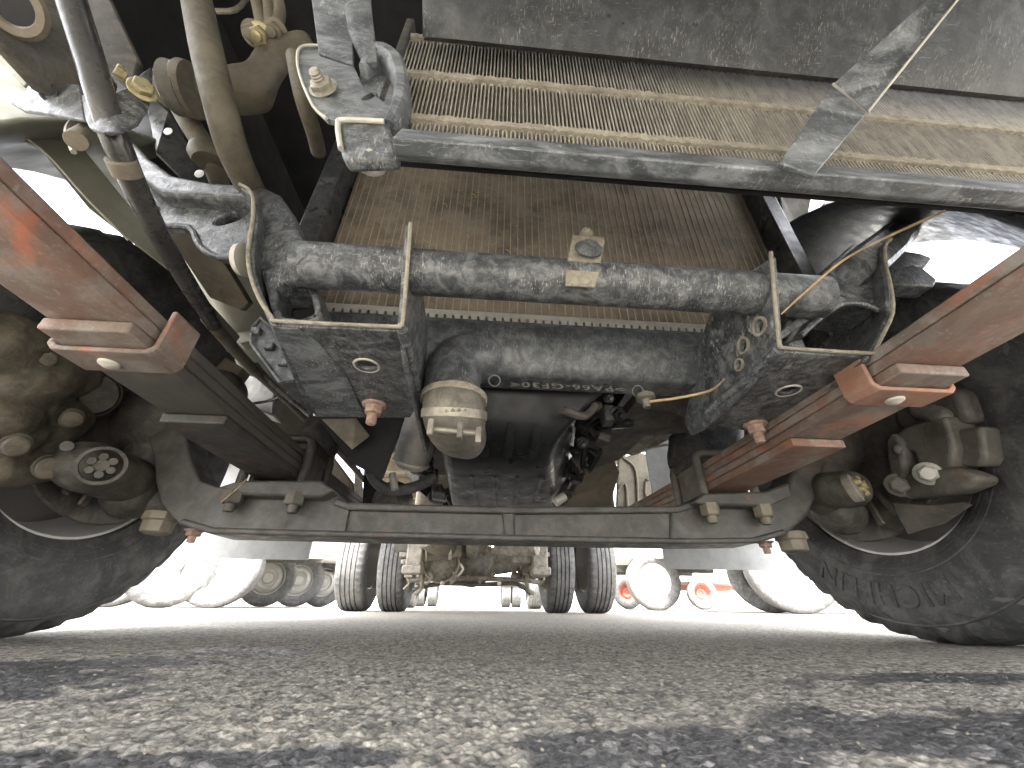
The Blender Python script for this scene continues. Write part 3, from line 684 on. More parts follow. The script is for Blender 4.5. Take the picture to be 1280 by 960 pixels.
c = at(290, 271, Y=.345); holed(a, [((c.x, c.y, c.z), .021, .0085, math.pi-.25 if 0 else -.3)], (0, .012, 0), 'arm_plate', 'black_paint', ar, bevel=.003)
G().tube([at(x, y, Y=.343) for x, y in ((196, 284), (236, 284), (250, 308), (275, 322), (318, 319))], .0035, 8, smooth=3).build('arm_edge', 'black_paint', ar)
G().lathe([(0, .018), (.006, .016), (.010, .006), (.0105, 0)], at(306, 325, Y=.31), (-1, 0, 0), 18).build('pivot_cap', 'crimp_metal', ar)
ar2 = empty('tilt_arm', at(1050, 340, Y=.34), T)
a = px([(985, 405), (1000, 374), (1030, 336), (1068, 303), (1104, 301), (1110, 340), (1112, 386), (1096, 378), (1052, 368), (1018, 392), (992, 424)], Y=.318)
G().prism(a, (0, .05, 0)).build('arm_body', 'black_paint', ar2, bevel=.007, seg=4)
arch([(1003, 398, .36), (1030, 374, .35), (1062, 345, .34), (1090, 322, .36), (1115, 300, .42), (1160, 290, .50)], [.016, .020, .024, .024, .022, .020], 'arm_body', 'black_paint', ar2)
sheet(px([(975, 425), (1005, 405), (1050, 378), (1100, 386), (1096, 380), (1050, 370), (1000, 396), (972, 418)], Y=.315), .05, 'arm_mouth', 'black_paint', ar2, bevel=.001)
G().tube([at(x, y, Y=.31) for x, y in ((1000, 420), (1022, 400), (1050, 381), (1075, 380), (1098, 388))], [.0032]*5, 8, smooth=4).build('arm_edge', 'black_paint', ar2)
sheet(px([(985, 428), (1003, 424), (1012, 445), (1000, 447), (985, 440)], Y=.33), .02, 'arm_tab', 'black_paint', ar2, bevel=.001)
g = G()
sheet(px([(1110, 310), (1150, 316), (1166, 322), (1158, 333), (1140, 333), (1112, 342)], Y=.42), .03, 'stay_finger', 'black_paint', ar2, bevel=.003)
sheet(px([(1112, 340), (1140, 330), (1152, 334), (1172, 350), (1168, 358), (1113, 354)], Y=.40), .03, 'stay_finger', 'black_paint', ar2, bevel=.003)
# ribbed plastic blocks under the brackets' outer sides
for quad, Y in (([(318, 412), (328, 400), (345, 415), (375, 478), (352, 480), (316, 432)], .42), ([(1078, 460), (1083, 474), (1050, 500), (1010, 514), (1002, 508), (1030, 485)], .43)):
    P = px(quad, Y=Y); b = empty('cable_guide', sum(P, Vector())/len(P), T)
    G().prism(P, (0, .05, 0)).build('guide_body', 'black_plastic', b, bevel=.002)
    c = sum(P, Vector())/len(P)
    for k in range(3):
        f = (k-1)*.30; q = c+(P[0]-P[3] if Y < .425 else P[0]-P[4])*f
        G().box(q+Vector((0, -.003, 0)), (.012, .008, .010)).build('guide_rib', 'black_paint', b, bevel=.002)
    n_ = len(P)
    G().tube([p+Vector((0, -.004, 0)) for p in P]+[P[0]+Vector((0, -.004, 0))], .0022, 8).build('guide_rim', 'black_paint', b)

# ---------------------------------------------------------------- radiator
rad = empty('radiator', (.11, .45, .42), T)
x0, x1, yr = -.262, .505, .452
G().box(((x0+x1)/2, yr+.022, .70), (x1-x0, .04, .545)).build('core', 'dirty_fins', rad)
tb = None; n_t = 62
for k in range(n_t):
    x = x0+.006+(x1-x0-.012)*k/(n_t-1)
    if tb is None:
        tb = G().box((x, yr+.0028, .70), (.0017, .004, .545)).build('tube', 'rad_tube', rad, bevel=.0004, seg=1)
    else: copy(tb, rad, (x+random.uniform(-.0006, .0006), yr+.0028+random.uniform(-.0004, .0004), .70))
G().box((x0-.022, yr-.012, .70), (.034, .05, .60)).build('side_plate', 'black_paint_clean', rad, bevel=.003)
q = at(392, 233, Y=yr-.040); 
G().box((x1+.018, yr-.005, .70), (.03, .05, .60)).build('side_plate', 'black_paint_clean', rad, bevel=.003)
# crimped header over the plastic tank
xh0, xh1 = -.255, .362; yh = yr-.014; zh = at(650, 399, Y=yh).z
G().box(((xh0+xh1)/2, yh+.02, zh+.005), (xh1-xh0, .045, .008)).build('header', 'crimp_metal', rad, bevel=.002)
G().box(((xh0+xh1)/2, yh-.002, zh+.002), (xh1-xh0, .004, .009)).build('header_lip', 'crimp_metal', rad, bevel=.0008)
tb = None; n = 52
for k in range(n):
    x = xh0+.006+(xh1-xh0-.012)*k/(n-1)
    if tb is None: tb = G().box((x, yh-.003, zh-.0055), (.0085, .0045, .0075)).build('crimp_tab', 'crimp_metal', rad, bevel=.0008, seg=1)
    else: copy(tb, rad, (x, yh-.003, zh-.0055))
# tank: a moulded D section with the outlet elbow at its left
xt0, xt1 = -.098, .360; g = G(); sec = [(yh-.004, zh-.008), (yh-.010, zh-.018), (yh-.016, zh-.036), (yh-.014, zh-.054), (yh-.008, zh-.070), (yh+.000, zh-.084), (yh+.006, zh-.092), (yh+.050, zh-.090), (yh+.060, zh-.04), (yh+.056, zh-.006)]
vs = []; N = 40
for i in range(N+1):
    x = xt0+(xt1-xt0)*i/N
    vs += [(x, a, b) for a, b in sec]
m_ = len(sec); fs = [(i*m_+k, i*m_+(k+1) % m_, (i+1)*m_+(k+1) % m_, (i+1)*m_+k) for i in range(N) for k in range(m_)] + [tuple(range(m_)), tuple(range((N+1)*m_-1, N*m_-1, -1))]
g.add(vs, fs)
G().box(((xh0+xt0)/2, yh+.02, zh-.022), (xt0-xh0, .05, .03)).build('tank_end', 'black_plastic', rad, bevel=.005)
e = [at(600, 440, Y=.435), at(572, 450, Y=.432), at(565, 478, Y=.425), at(567, 503, Y=.42)]
g.tube([(xt1-.07, yh+.018, zh-.040), (.04, yh+.018, zh-.042), e[0]+Vector((.0, .014, 0)), e[1]+Vector((0, .012, 0)), e[2]+Vector((0, .010, 0)), e[3]+Vector((0, .006, 0))], [.032, .034, .036, .037, .036, .034], 26, smooth=5)
remesh(g.build('tank', 'black_plastic', rad), .003, 5)
# moulded lettering: upside down as the camera sees it
me = raised_text('>PA66-GF30<', .0165, 'l', .0011); W_ = max(v.co.x for v in me.vertices); Hh = max(v.co.y for v in me.vertices)
pa, pb = at(780, 487, Y=yh-.006), at(638, 480, Y=yh-.006); ux = (pb-pa); wd = ux.length; ux.normalize(); uz = Vector((0, -.45, -.9)).normalized()
for v in me.vertices: p = pa+ux*(v.co.x/W_*wd)+uz*(v.co.y-.004)+Vector((0, -.0012-v.co.z*1.0, 0)); v.co = p
lt = link('tank_lettering', me, 'letter_plastic', rad, smooth=False)
for x_, y_ in ((618, 476), (797, 489)):
    c = at(x_, y_, Y=yh-.007); G().lathe([(0, .0065), (.0012, .0068), (.0012, .0078), (0, .008)], c, (0, -1, -.5), 24, close=True).build('mould_ring', 'black_plastic', rad)
c = at(806, 494, Y=.43); G().lathe([(0, .012), (.006, .0125), (.008, .006), (.018, .0045), (.019, 0)], c, (0, 0, -1), 18).build('drain_plug', 'hose_clamp', rad)
# outlet hose with its clamp
hs = empty('outlet_hose', e[3], T)
hp = [e[3]+Vector((0, .004, .006)), at(568, 516, Y=.422), at(570, 530, Y=.438), at(575, 540, Y=.48), at(588, 552, Y=.62)]
G().tube(hp, [.0375, .0375, .036, .034, .030], 32, smooth=6).build('hose', 'hose_clamp', hs)
G().tube([hp[0]+Vector((0, 0, .004)), hp[0]+Vector((0, 0, -.004))], .0405, 32).build('hose_lip', 'header_tan', hs, bevel=.001)
cc = at(568, 519, Y=.425); g = G(); g.lathe([(-.005, .0382), (-.005, .0395), (.005, .0395), (.005, .0382)], cc, (0, -.35, 1), 36, close=True).build('clamp_band', 'zinc_bolt', hs)
G().tube([at(535, 536, Y=.392), at(598, 542, Y=.392)], .0035, 10).build('clamp_screw', 'zinc_bolt', hs)
for x_, y_ in ((538, 534), (575, 538), (598, 544)): G().box(at(x_, y_, Y=.383), (.006, .007, .018)).build('clamp_lug', 'dusty_cast', hs, bevel=.001)

# ---------------------------------------------------------------- condenser: flat tubes and looped fins
con = empty('condenser', (.3, .2, .53), T); yc = .20
def zc(x, y): return at(x, y, Y=yc).z
z_t1, z_t2 = zc(640, 103), zc(640, 158); pitch = z_t1-z_t2
cx0, cx1 = -.110, .80
tubes = [z_t2, z_t1, z_t1+pitch]
for z in tubes:
    N = 260; vs = []; fs = []; th = .0055
    for i in range(N+1):
        x = cx0+(cx1-cx0)*i/N; j = rng.rand(4)*.0016
        vs += [(x, yc-.001-j[0], z-th+j[1]), (x, yc+.04, z-th), (x, yc+.04, z+th), (x, yc-.001-j[2], z+th-j[3])]
    for i in range(N):
        for q in range(4): fs.append((i*4+q, i*4+(q+1) % 4, (i+1)*4+(q+1) % 4, (i+1)*4+q))
    G().add(vs, fs).build('flat_tube', 'header_tan', con)
def finmesh(h, w, bend=0.0):
    g = G(); r = w*.25; pts = []
    n = 7
    # one period of the folded strip: up, round, down, round
    for i in range(n+1): a = math.pi-math.pi*i/n; pts.append((r+r*math.cos(a)*1.0, h/2-r*1.6+r*1.6*math.sin(a)))
    for i in range(n+1): a = math.pi+math.pi*i/n; pts.append((3*r+r*math.cos(a), -h/2+r*1.6+r*1.6*math.sin(a)))
    pts = [(-0, -h/2+r)]+pts; t = .00066; vs = []; fs = []
    pts = [(x-2*r+bend*(1-(2*z/h)**2), z) for x, z in pts]
    for i, (x, z) in enumerate(pts):
        a = pts[max(i-1, 0)]; b = pts[min(i+1, len(pts)-1)]; d = Vector((b[0]-a[0], b[1]-a[1])).normalized(); nx, nz = -d.y*t, d.x*t
        for yy in (0, .004): vs += [(x+nx, yy, z+nz), (x-nx, yy, z-nz)]
    for i in range(len(pts)-1):
        a = i*4; b = a+4; fs += [(a, b, b+2, a+2), (a+1, a+3, b+3, b+1), (a, a+1, b+1, b), (a+2, b+2, b+3, a+3)]
    g.add(vs, fs); me = bpy.data.meshes.new('fin'); me.from_pydata(g.v, [], g.f); me.update(); me.materials.append(MATS['fin_metal'])
    for p in me.polygons: p.use_smooth = True
    return me
h = pitch-.0105
fw = .0081
fm = [finmesh(h, fw, b) for b in (0, .0006, -.0006, .0028, -.0022)]
def rowfins(zc_, h_, meshes, hh=None):
    n = int((cx1-cx0)/fw)
    for k in range(n):
        x = cx0+fw*(k+.5); i = random.choice((0, 0, 1, 2))
        if zc_ > z_t1 and 28 < k < 33: i = random.choice((3, 4))
        o = bpy.data.objects.new('fin', meshes[min(i, len(meshes)-1)]); C.objects.link(o); o.parent = con; o.location = Vector((x, yc+.001, zc_))-wloc(con)
rowfins((z_t1+z_t2)/2, h, fm); rowfins(z_t1+pitch/2, h, fm)
z3 = z_t2-pitch/2
n3 = int((cx1-cx0)/fw); g3 = G(); h3 = .018; z3 = z_t2-.0055-h3/2; base = finmesh(h3, fw)
for k in range(n3): g3.add([(v.co.x+cx0+fw*(k+.5), v.co.y+yc+.001, v.co.z+z3) for v in base.vertices], [tuple(p.vertices) for p in base.polygons])
g3.build('fin_row', 'fin_metal', con, kind='stuff')
G().box(((cx0+cx1)/2, yc+.05, z_t2+.004+.16), (cx1-cx0, .004, .32)).build('fin_gap_shade', 'dark_bay', con)  # added dark sheet gives the shade in the gaps between fins
G().box((cx0-.006, yc+.012, z_t2-.015+.12), (.010, .03, .24)).build('side_plate', 'dark_cast', con, bevel=.002)

# ---------------------------------------------------------------- bumper: lower rail, skirt panels, diagonal stay
bu = empty('bumper', (.3, .12, .5), T)
yb = .165
A = at(480, 176, Y=yb); Bq = at(1280, 232, Y=yb); zb0 = (A.z+at(900, 206, Y=yb).z)/2
zt_, zm_, zl_ = at(640, 172, Y=yb+.006).z, at(640, 184, Y=yb-.004).z, at(640, 209, Y=yb+.010).z
sec = [(yb+.03, zt_+.002), (yb+.006, zt_), (yb-.004, zm_), (yb+.008, zl_), (yb+.014, zl_+.003)]
xa_, xb_ = -.078, .95; vs = []; N = 50
for i in range(N+1):
    x = xa_+(xb_-xa_)*i/N; dr = 0; dy = 0
    vs += [(x, a+dy+(0 if k_ in (0, 1) else 0), b+(dr if k_ > 1 else dr*.2)) for k_, (a, b) in enumerate(sec)]
m_ = 5; fs = [(i*m_+k, i*m_+(k+1) % m_, (i+1)*m_+(k+1) % m_, (i+1)*m_+k) for i in range(N) for k in range(m_)] + [(0, 1, 2, 3, 4), tuple(range((N+1)*m_-1, N*m_-1, -1))]
G().add(vs, fs).build('lower_rail', 'rail_plastic', bu, bevel=.0015)
# skirt: lower edge in front of the fins, rising forwards in a shallow curve
def skirt(xs, name, hi):
    vs = []; N = len(xs); prof = []
    for i, x in enumerate(xs):
        zb_ = at(640, 58, Y=.178).z
        pr = [(.180, zb_+.004), (.176, zb_), (.150, zb_+.022), (.125, zb_+.055), (.10, zb_+.09), (.06, zb_+.13), (-.02, zb_+.16), (-.23, zb_+.17), (-.24, zb_+.6)]
        if hi: pr = [(a-.012*(1 if 0 < k < 6 else 0), b-.002) for k, (a, b) in enumerate(pr)]
        vs += [(x, a, b) for a, b in pr]; m_ = len(pr)
    fs = [(i*m_+k, i*m_+k+1, (i+1)*m_+k+1, (i+1)*m_+k) for i in range(N-1) for k in range(m_-1)]
    g = G().add(vs, fs); me = g.mesh(name); o = link(name, me, 'skirt_plastic', bu); s_ = o.modifiers.new('thick', 'SOLIDIFY'); s_.thickness = .004; s_.offset = 0
    return o
skirt(list(np.linspace(-.085, 1.0, 24)), 'skirt_panel', False)
P = [at(975, 203, Y=.152), at(1018, 219, Y=.152), at(1085, 140, Y=.150), at(1041, 105, Y=.150)]
sheet(P, .004, 'diagonal_stay', 'rail_plastic', bu, bevel=.001)
P = [at(1041, 105, Y=.1495), at(1085, 140, Y=.1495), at(1203, -6, Y=.095), at(1165, -6, Y=.095)]
sheet(P, .004, 'diagonal_stay', 'rail_plastic', bu, bevel=.001)
G().tube([at(1041, 105, Y=.148), at(1085, 140, Y=.148), at(1203, -8, Y=.094)], .0011, 6).build('stay_seam', 'crimp_metal', bu)
# left end: stay plate with lug, bolt and curved gusset
be = empty('bumper_stay', at(440, 110, Y=.18), T)
sheet([at(388, -10, Y=.165), at(440, -10, Y=.165), at(441, 80, Y=.185), at(398, 66, Y=.185)], .005, 'stay_plate', 'rail_plastic', be, bevel=.001)
a = px([(372, 66), (378, 58), (400, 57), (441, 80), (455, 110), (500, 140), (488, 160), (426, 152), (408, 148), (392, 132), (374, 90)], Y=.188)
c = at(462, 120, Y=.188); holed(a, [((c.x, c.y, c.z), .010, .004, .5)], (0, .005, 0), 'lug_plate', 'rail_plastic', be, bevel=.0015)
g = G(); g.tube([at(x, y, Y=Y) for x, y, Y in ((446, -10, .16), (452, 40, .175), (464, 82, .186))], [.014, .013, .006], 12, flat=((0, 1, 0), .5, 1.0), smooth=4).build('stay_web', 'rail_plastic', be)
g = G(); g.tube([at(x, y, Y=Y) for x, y, Y in ((455, 92, .192), (475, 78, .192), (496, 92, .192), (504, 120, .192), (500, 148, .192), (488, 168, .192))], [.006, .011, .012, .011, .010, .008], 14, flat=((0, 1, 0), 1.5, .7), smooth=5).build('gusset', 'rail_plastic', be)
sheet(px([(452, 72), (474, 74), (496, 88), (506, 116), (503, 146), (488, 168), (462, 158), (446, 120)], Y=.197), .004, 'gusset_web', 'rail_plastic', be, bevel=.001)
a = px([(421, 156), (430, 150), (486, 152), (492, 172), (500, 196), (432, 199), (425, 186)], Y=.180)
G().prism(a, (0, .012, 0)).build('stay_foot', 'black_paint', be, bevel=.004)
G().tube([at(x, y, Y=.178) for x, y in ((426, 186), (422, 156), (430, 150), (480, 152))], .0022, 8, smooth=3).build('foot_edge', 'crimp_metal', be)
G().tube([at(x, y, Y=.186) for x, y in ((408, 148), (391, 132), (374, 92), (372, 66), (380, 57), (400, 57))], .0014, 6, smooth=3).build('lug_edge', 'crimp_metal', be)
G().ball(at(465, 203, Y=.190), .0105, 16, (1.3, 1, 1)).build('rubber_stop', 'crimp_metal', be)
hexbolt(at(404, 111, Y=.187), (-.18, -1, -.12), .0105, .007, .010, .0055, name='bolt', m='zinc_bolt', parent=be, thread=True, bevel=.0006)
# unseen cab front and bumper shell, placed to keep sun off the underside
G().box((TC, -.32, 1.45), (1.86, .02, 1.1)).build('cab_front_sun_block', 'white_paint', T, bevel=.02)
G().box((TC, -.26, .61), (1.9, .02, .60)).build('bumper_sun_block', 'white_paint', bu, bevel=.006)
# ---------------------------------------------------------------- engine
en = empty('engine', (.05, .8, .45), T)
xs0, xs1 = -.066, .165
secs = [(.503, .335, -.072, .20), (.508, .330, -.072, .19), (.520, .285, -.070, .14), (.545, .254, -.072, .112), (.60, .243, -.072, .118), (.90, .240, -.075, .178), (1.05, .245, -.075, .18), (1.08, .30, -.05, .12), (1.6, .34, -.04, .11)]
vs = []; fs = []; top = []
for (y, z, a, b) in secs:
    m = 12
    ring = [(a, y, .46), (a, y, z+.03), (a+.006, y, z+.010), (a+.016, y, z), (a+(b-a)*.3, y, z), (a+(b-a)*.5, y, z), (a+(b-a)*.7, y, z), (b-.016, y, z), (b-.004, y, z+.010), (b+.012, y, z+.045), (b+.045, y, z+.10), (b+.05, y, .46)]
    vs += ring
for i in range(len(secs)-1):
    for k in range(11): fs.append((i*12+k, i*12+k+1, (i+1)*12+k+1, (i+1)*12+k))
fs += [tuple(range(12)), tuple(range(len(secs)*12-1, (len(secs)-1)*12-1, -1)), tuple(i*12 for i in range(len(secs)))[:2]+((len(secs)-1)*12,) if 0 else (0, 12, (len(secs)-1)*12)]
o = G().add(vs, fs[:-1]).build('oil_pan', 'sump_black', en); o.modifiers.new('sub', 'SUBSURF').render_levels = 2
for k, x in enumerate((.000, .036, .075)):
    xx = x
    G().tube([(xx, .520, .285), (xx, .538, .263), (xx, .57, .2515), (xx+.004, .66, .2465)], [.0015, .003, .003, .0015], 12, flat=((1, 0, 0), 2.2, .6), smooth=4).build('pan_rib', 'sump_black', en)
for k, x in enumerate((-.02, .02, .06, .10)):
    G().tube([(x, .66, .2445), (x+.012, .90, .2425)], [.003, .003], 10, flat=((1, 0, 0), 1.6, 1.0)).build('pan_rib', 'sump_black', en)
G().box((.05, .88, .62), (.30, .62, .34)).build('engine_block', 'dark_cast', en, bevel=.02)
G().box((.05, 1.35, .52), (.26, .6, .30)).build('gearbox', 'dusty_cast', en, bevel=.05)
G().box((.07, .515, .455), (.36, .03, .02)).build('fan_shroud', 'dark_bay', en, bevel=.004)
# things bolted along the right side of the pan
ws = ['dark_cast', 'sump_black', 'black_paint_clean', 'rubber_mount']
for k in range(34):
    t = random.random(); X_ = 765-t*75+random.uniform(-14, 14); Y_ = 502+t*125+random.uniform(-14, 14); D = .50+t*.45+random.uniform(-.02, .02)
    c = at(X_, Y_, Y=D)
    if k % 3 == 0: hexbolt(c, (random.uniform(-.4, .4), -1, -.6), random.uniform(.006, .011), .012, .01, name='bolt', m=random.choice(ws), parent=en)
    elif k % 3 == 1: G().tube([c+Vector((random.uniform(-.03, .03), random.uniform(-.03, .03), random.uniform(-.02, .02))) for _ in range(4)], random.uniform(.003, .007), 8, smooth=4).build('wiring_hose', random.choice(ws), en)
    else: G().box(c, (random.uniform(.015, .04), .03, random.uniform(.012, .03)), Matrix.Rotation(random.random()*2, 3, 'Y')).build('casting_lug', random.choice(ws), en, bevel=.003)
G().tube([at(702, 512, Y=.47), at(730, 520, Y=.50), at(745, 506, Y=.50)], .006, 8, smooth=4).build('wiring_hose', 'dark_cast', en)
for q in (((692, 588), (706, 600)), ((694, 628), (706, 620))):
    a, b = q; G().tube([at(*a, Y=.8), at(*b, Y=.8)], .010, 12).build('pipe_union', 'alloy', en)
# oil filter and its neighbours left of the pan
f = empty('oil_filter', at(515, 560, Y=.72), T)
a, b = at(527, 535, Y=.70), at(512, 586, Y=.74); ax = (b-a).normalized(); L_ = (b-a).length
G().lathe([(-.03, .036), (L_*.55, .036), (L_*.85, .033), (L_*.97, .026), (L_, .014), (L_+.001, 0)], a, ax, 30).build('filter_can', 'alloy', f)
G().lathe([(L_*.80, .035), (L_*.84, .0375), (L_*.88, .034)], a, ax, 30).build('filter_bead', 'crimp_metal', f)
sheet([at(395, 521, Y=.60), at(505, 524, Y=.60), at(478, 600, Y=.66), at(440, 580, Y=.66)], .006, 'engine_shield', 'dark_bay', T, bevel=.002)
sheet([at(402, 524, Y=.59), at(445, 523, Y=.59), at(462, 545, Y=.61), at(440, 562, Y=.61)], .003, 'shield_liner', 'brown_paint', T)
G().tube([at(x, y, Y=.80) for x, y in ((460, 575), (468, 600), (490, 613), (520, 608), (545, 596))], .011, 12, smooth=5).build('coolant_hose', 'rubber', T)
G().tube([at(x, y, Y=.75) for x, y in ((490, 592), (494, 612))], .007, 12).build('filter_stud', 'alloy', T)
sheet(px([(456, 560), (470, 555), (470, 660), (452, 660)], Y=.9), .05, 'engine_mount', 'dark_bay', T)
G().lathe([(0, .04), (.03, .045), (.06, .04), (.08, .02), (.082, 0)], at(495, 625, Y=.95), (0, -1, -.3), 20).build('alternator', 'dark_cast', T)
for k in range(16):
    c = at(random.uniform(530, 572), random.uniform(575, 632), Y=random.uniform(.85, 1.1))
    G().box(c, (.03, .03, random.uniform(.01, .04)), Matrix.Rotation(random.random()*2, 3, 'Y')).build('engine_lug', random.choice(ws), en, bevel=.003)
G().box((-.14, 1.0, .56), (.20, .5, .30)).build('block_side', 'dark_bay', en, bevel=.02)
# right of the pan: inner rail, hanger, pressed panel
sheet([at(742, 562, Y=.75), at(800, 498, Y=.56), at(905, 480, Y=.56), at(895, 540, Y=.62), at(808, 545, Y=.70), at(775, 575, Y=.80), at(735, 590, Y=.8)], .02, 'inner_rail', 'dark_cast', T, bevel=.003)
sheet([at(735, 583, Y=.85), at(768, 576, Y=.85), at(775, 590, Y=.9), at(755, 660, Y=1.05), at(690, 660, Y=1.05)], .02, 'inner_rail', 'brown_paint', T, bevel=.003)
sheet([at(795, 538, Y=.95), at(830, 532, Y=.95), at(850, 536, Y=.95), at(845, 546, Y=.95), at(806, 566, Y=1.05), at(772, 570, Y=1.05)], .03, 'spring_hanger', 'tan_pipe', T, bevel=.004)
sheet([at(808, 541, Y=.93), at(842, 541, Y=.93), at(808, 558, Y=1.0), at(796, 552, Y=1.0)], .004, 'hanger_web', 'dusty_cast', T, bevel=.001)
a = px([(773, 572), (800, 566), (818, 570), (830, 600), (832, 660), (770, 660)], Y=1.6); sheet(a, .02, 'pressed_panel', 'tan_pipe', T, bevel=.004)
for pts in ([(779, 572), (795, 590), (797, 655)], [(785, 660), (783, 610), (777, 606), (772, 615)], [(808, 600), (820, 598), (822, 618), (808, 620), (807, 602)]):
    G().tube([at(x, y, Y=1.595) for x, y in pts], .006, 8, smooth=4).build('panel_bead', 'tan_pipe', T)
G().tube([at(x, y, Y=.98) for x, y in ((770, 574), (772, 560), (790, 568), (812, 560), (835, 556))], .0035, 8, smooth=4).build('brake_pipe', 'alloy', T)

# ---------------------------------------------------------------- knuckles and brakes
def casting(prims, name, m, par, vox=.0045, sm=4):
    g = G()
    for p in prims:
        k = p[0]
        if k == 'b': g.ball(p[1], p[2], 14, p[3] if len(p) > 3 else (1, 1, 1))
        elif k == 't':
            g.tube(p[1], p[2], 14)
            for e_ in (p[1][0], p[1][-1]): g.ball(e_, p[2]*.99, 14)
        elif k == 'x': g.box(p[1], p[2], Matrix.Rotation(p[3], 3, 'X') if len(p) > 3 else None)
        elif k == 'l': g.lathe(*p[1:])
    return remesh(g.build(name, m, par), vox, sm)
for side, X in ((1, .77), (-1, -.68)):
    hub = empty('brake', (X, .70, .338), T)
    G().lathe([(0, .165), (side*.012, .165), (side*.012, .09), (side*.05, .08), (side*.05, 0), (side*.0, 0)], (X-side*.03, .70, .338), (1, 0, 0), 48).build('brake_disc', 'dark_cast', hub)
    G().lathe([(0, .178), (side*.003, .180), (side*.006, .10), (side*.004, .05)], (X-side*.045, .70, .338), (1, 0, 0), 40).build('dust_shield', 'dark_cast', hub)
    for k in range(3):
        a = R_(-(100+k*13)) if side > 0 else R_(-(100+k*13))
        c = Vector((X-side*.050, .70+math.cos(a)*.135*(1), .338+math.sin(a)*.135)); G().box(c, (.006, .012, .05), Matrix.Rotation(a+math.pi/2, 3, 'X')).build('shield_rib', 'cast_iron', hub, bevel=.002)
    # king pin, swivel
    casting([('t', [(X-side*.10, .70, .20), (X-side*.085, .70, .44)], .034), ('b', (X-side*.098, .70, .21), .045), ('t', [(X-side*.16, .70, .40), (X-side*.09, .70, .33)], .05), ('t', [(X-side*.09, .70, .33), (X-side*.01, .70, .338)], .06)], 'knuckle', 'dark_cast', hub, .006)
# left: caliper as seen, brown and cast
XC = -.63
cal = empty('brake_caliper', at(60, 500, X=XC), T)
def l(x, y, d=0): return at(x, y, X=XC+d)
casting([('t', [l(0, 430), l(70, 460)], .045), ('b', l(40, 470), .052), ('b', l(85, 465), .040), ('t', [l(20, 500), l(85, 525)], .030), ('t', [l(0, 560), l(20, 555)], .022), ('t', [l(0, 590), l(55, 583)], .023), ('b', l(25, 540), .030), ('t', [l(60, 545), l(75, 580)], .022), ('b', l(0, 520), .04), ('t', [l(70, 440), l(120, 455)], .015)], 'caliper_body', 'caliper_cast', cal, .005)
c = l(112, 492, .015); v_ = (Vector((0, 0, H))-c).normalized(); v_ = (v_+Vector((.35, -.1, -.1))).normalized()
G().lathe([(-.03, .0335), (.004, .0335), (.008, .031), (.009, 0)], c, v_, 36).build('piston_cap', 'dark_cast', cal, bevel=.001)
G().lathe([(-.035, .038), (-.004, .038), (-.002, .035), (-.006, .0345)], c, v_, 36).build('piston_housing', 'caliper_cast', cal)
for x, y, r in ((88, 523, .013), (20, 556, .013), (62, 583, .015), (58, 449, .010)):
    c = l(x, y, .03); hexbolt(c, (v_.x, v_.y, v_.z), r*.85, .016, .006, r*.8, name='guide_bolt', m='caliper_cast', parent=cal)
    G().lathe([(0, r), (.012, r), (.014, r*.8), (.0142, 0)], c+v_*.004, v_, 16).build('pin_end', 'cast_iron' if r > .011 else 'zinc_bolt', cal, bevel=.0008)
# left: steering joint
sj = empty('steering_joint', at(140, 590, X=-.60), T)
casting([('t', [at(105, 582, X=-.575), at(160, 600, X=-.575)], .036), ('b', at(165, 600, X=-.575), .034), ('t', [at(160, 590, X=-.60), at(190, 560, Y=.70)], .03), ('t', [at(170, 610, X=-.58), at(205, 630, Y=.72)], .028), ('b', at(110, 580, X=-.59), .034)], 'joint_body', 'dark_cast', sj, .005)
c = at(127, 582, X=-.525); v2 = (Vector((0, 0, H))-c).normalized()
G().lathe([(0, .026), (.004, .026), (.004, .022), (0, .021)], c, v2, 30, close=True).build('joint_ring', 'dark_cast', sj)
for k in range(6):
    a = k*math.pi/3; u = v2.orthogonal().normalized(); w2 = v2.cross(u); q = c+(u*math.cos(a)+w2*math.sin(a))*.012
    G().tube([q-v2*.004, q+v2*.006], .0052, 8).build('castle_nut_tooth', 'dark_cast', sj, bevel=.0006)
G().tube([c-v2*.004, c+v2*.004], .008, 12).build('joint_stud', 'dark_cast', sj)
G().tube([at(84, 558, X=-.58)-v2*.01, at(84, 558, X=-.58)+v2*.01], .007, 12).build('grease_nipple', 'cast_iron', sj)
# right: steering joint with a brassy castle nut
sj = empty('steering_joint', at(1060, 610, X=.66), T)
a, b = at(1037, 612, X=.63), at(1066, 610, X=.66)
casting([('t', [a, at(1062, 611, X=.64)], .032), ('b', at(1030, 622, Y=.69), .035), ('t', [at(1030, 600, Y=.70), at(1040, 555, Y=.72)], .035)], 'joint_body', 'dark_cast', sj, .005)
G().lathe([(-.004, .030), (0, .031), (.004, .030)], at(1055, 612, X=.64), Vector((.35, -.9, -.15)), 26).build('joint_ring', 'dusty_cast', sj)
c = at(1069, 609, X=.635); v3 = Vector((.5, -.8, .1)).normalized()
g = G(); g.lathe([(-.01, .024), (.002, .024), (.004, .019), (.006, .019)], c, v3, 28); g.build('joint_cap', 'dusty_cast', sj)
u = v3.orthogonal().normalized(); w2 = v3.cross(u)
for k in range(6):
    a = k*math.pi/3; q = c+(u*math.cos(a)+w2*math.sin(a))*.0125
    G().tube([q, q+v3*.014], .0052, 8).build('castle_nut_tooth', 'yellow_zinc', sj, bevel=.0008)
G().tube([c, c+v3*.017], .007, 12).build('joint_stud', 'yellow_zinc', sj)
G().tube([c+v3*.012+u*.02, c+v3*.012, c+v3*.012-u*.02-w2*.006], .0016, 6).build('cotter_pin', 'yellow_zinc', sj)
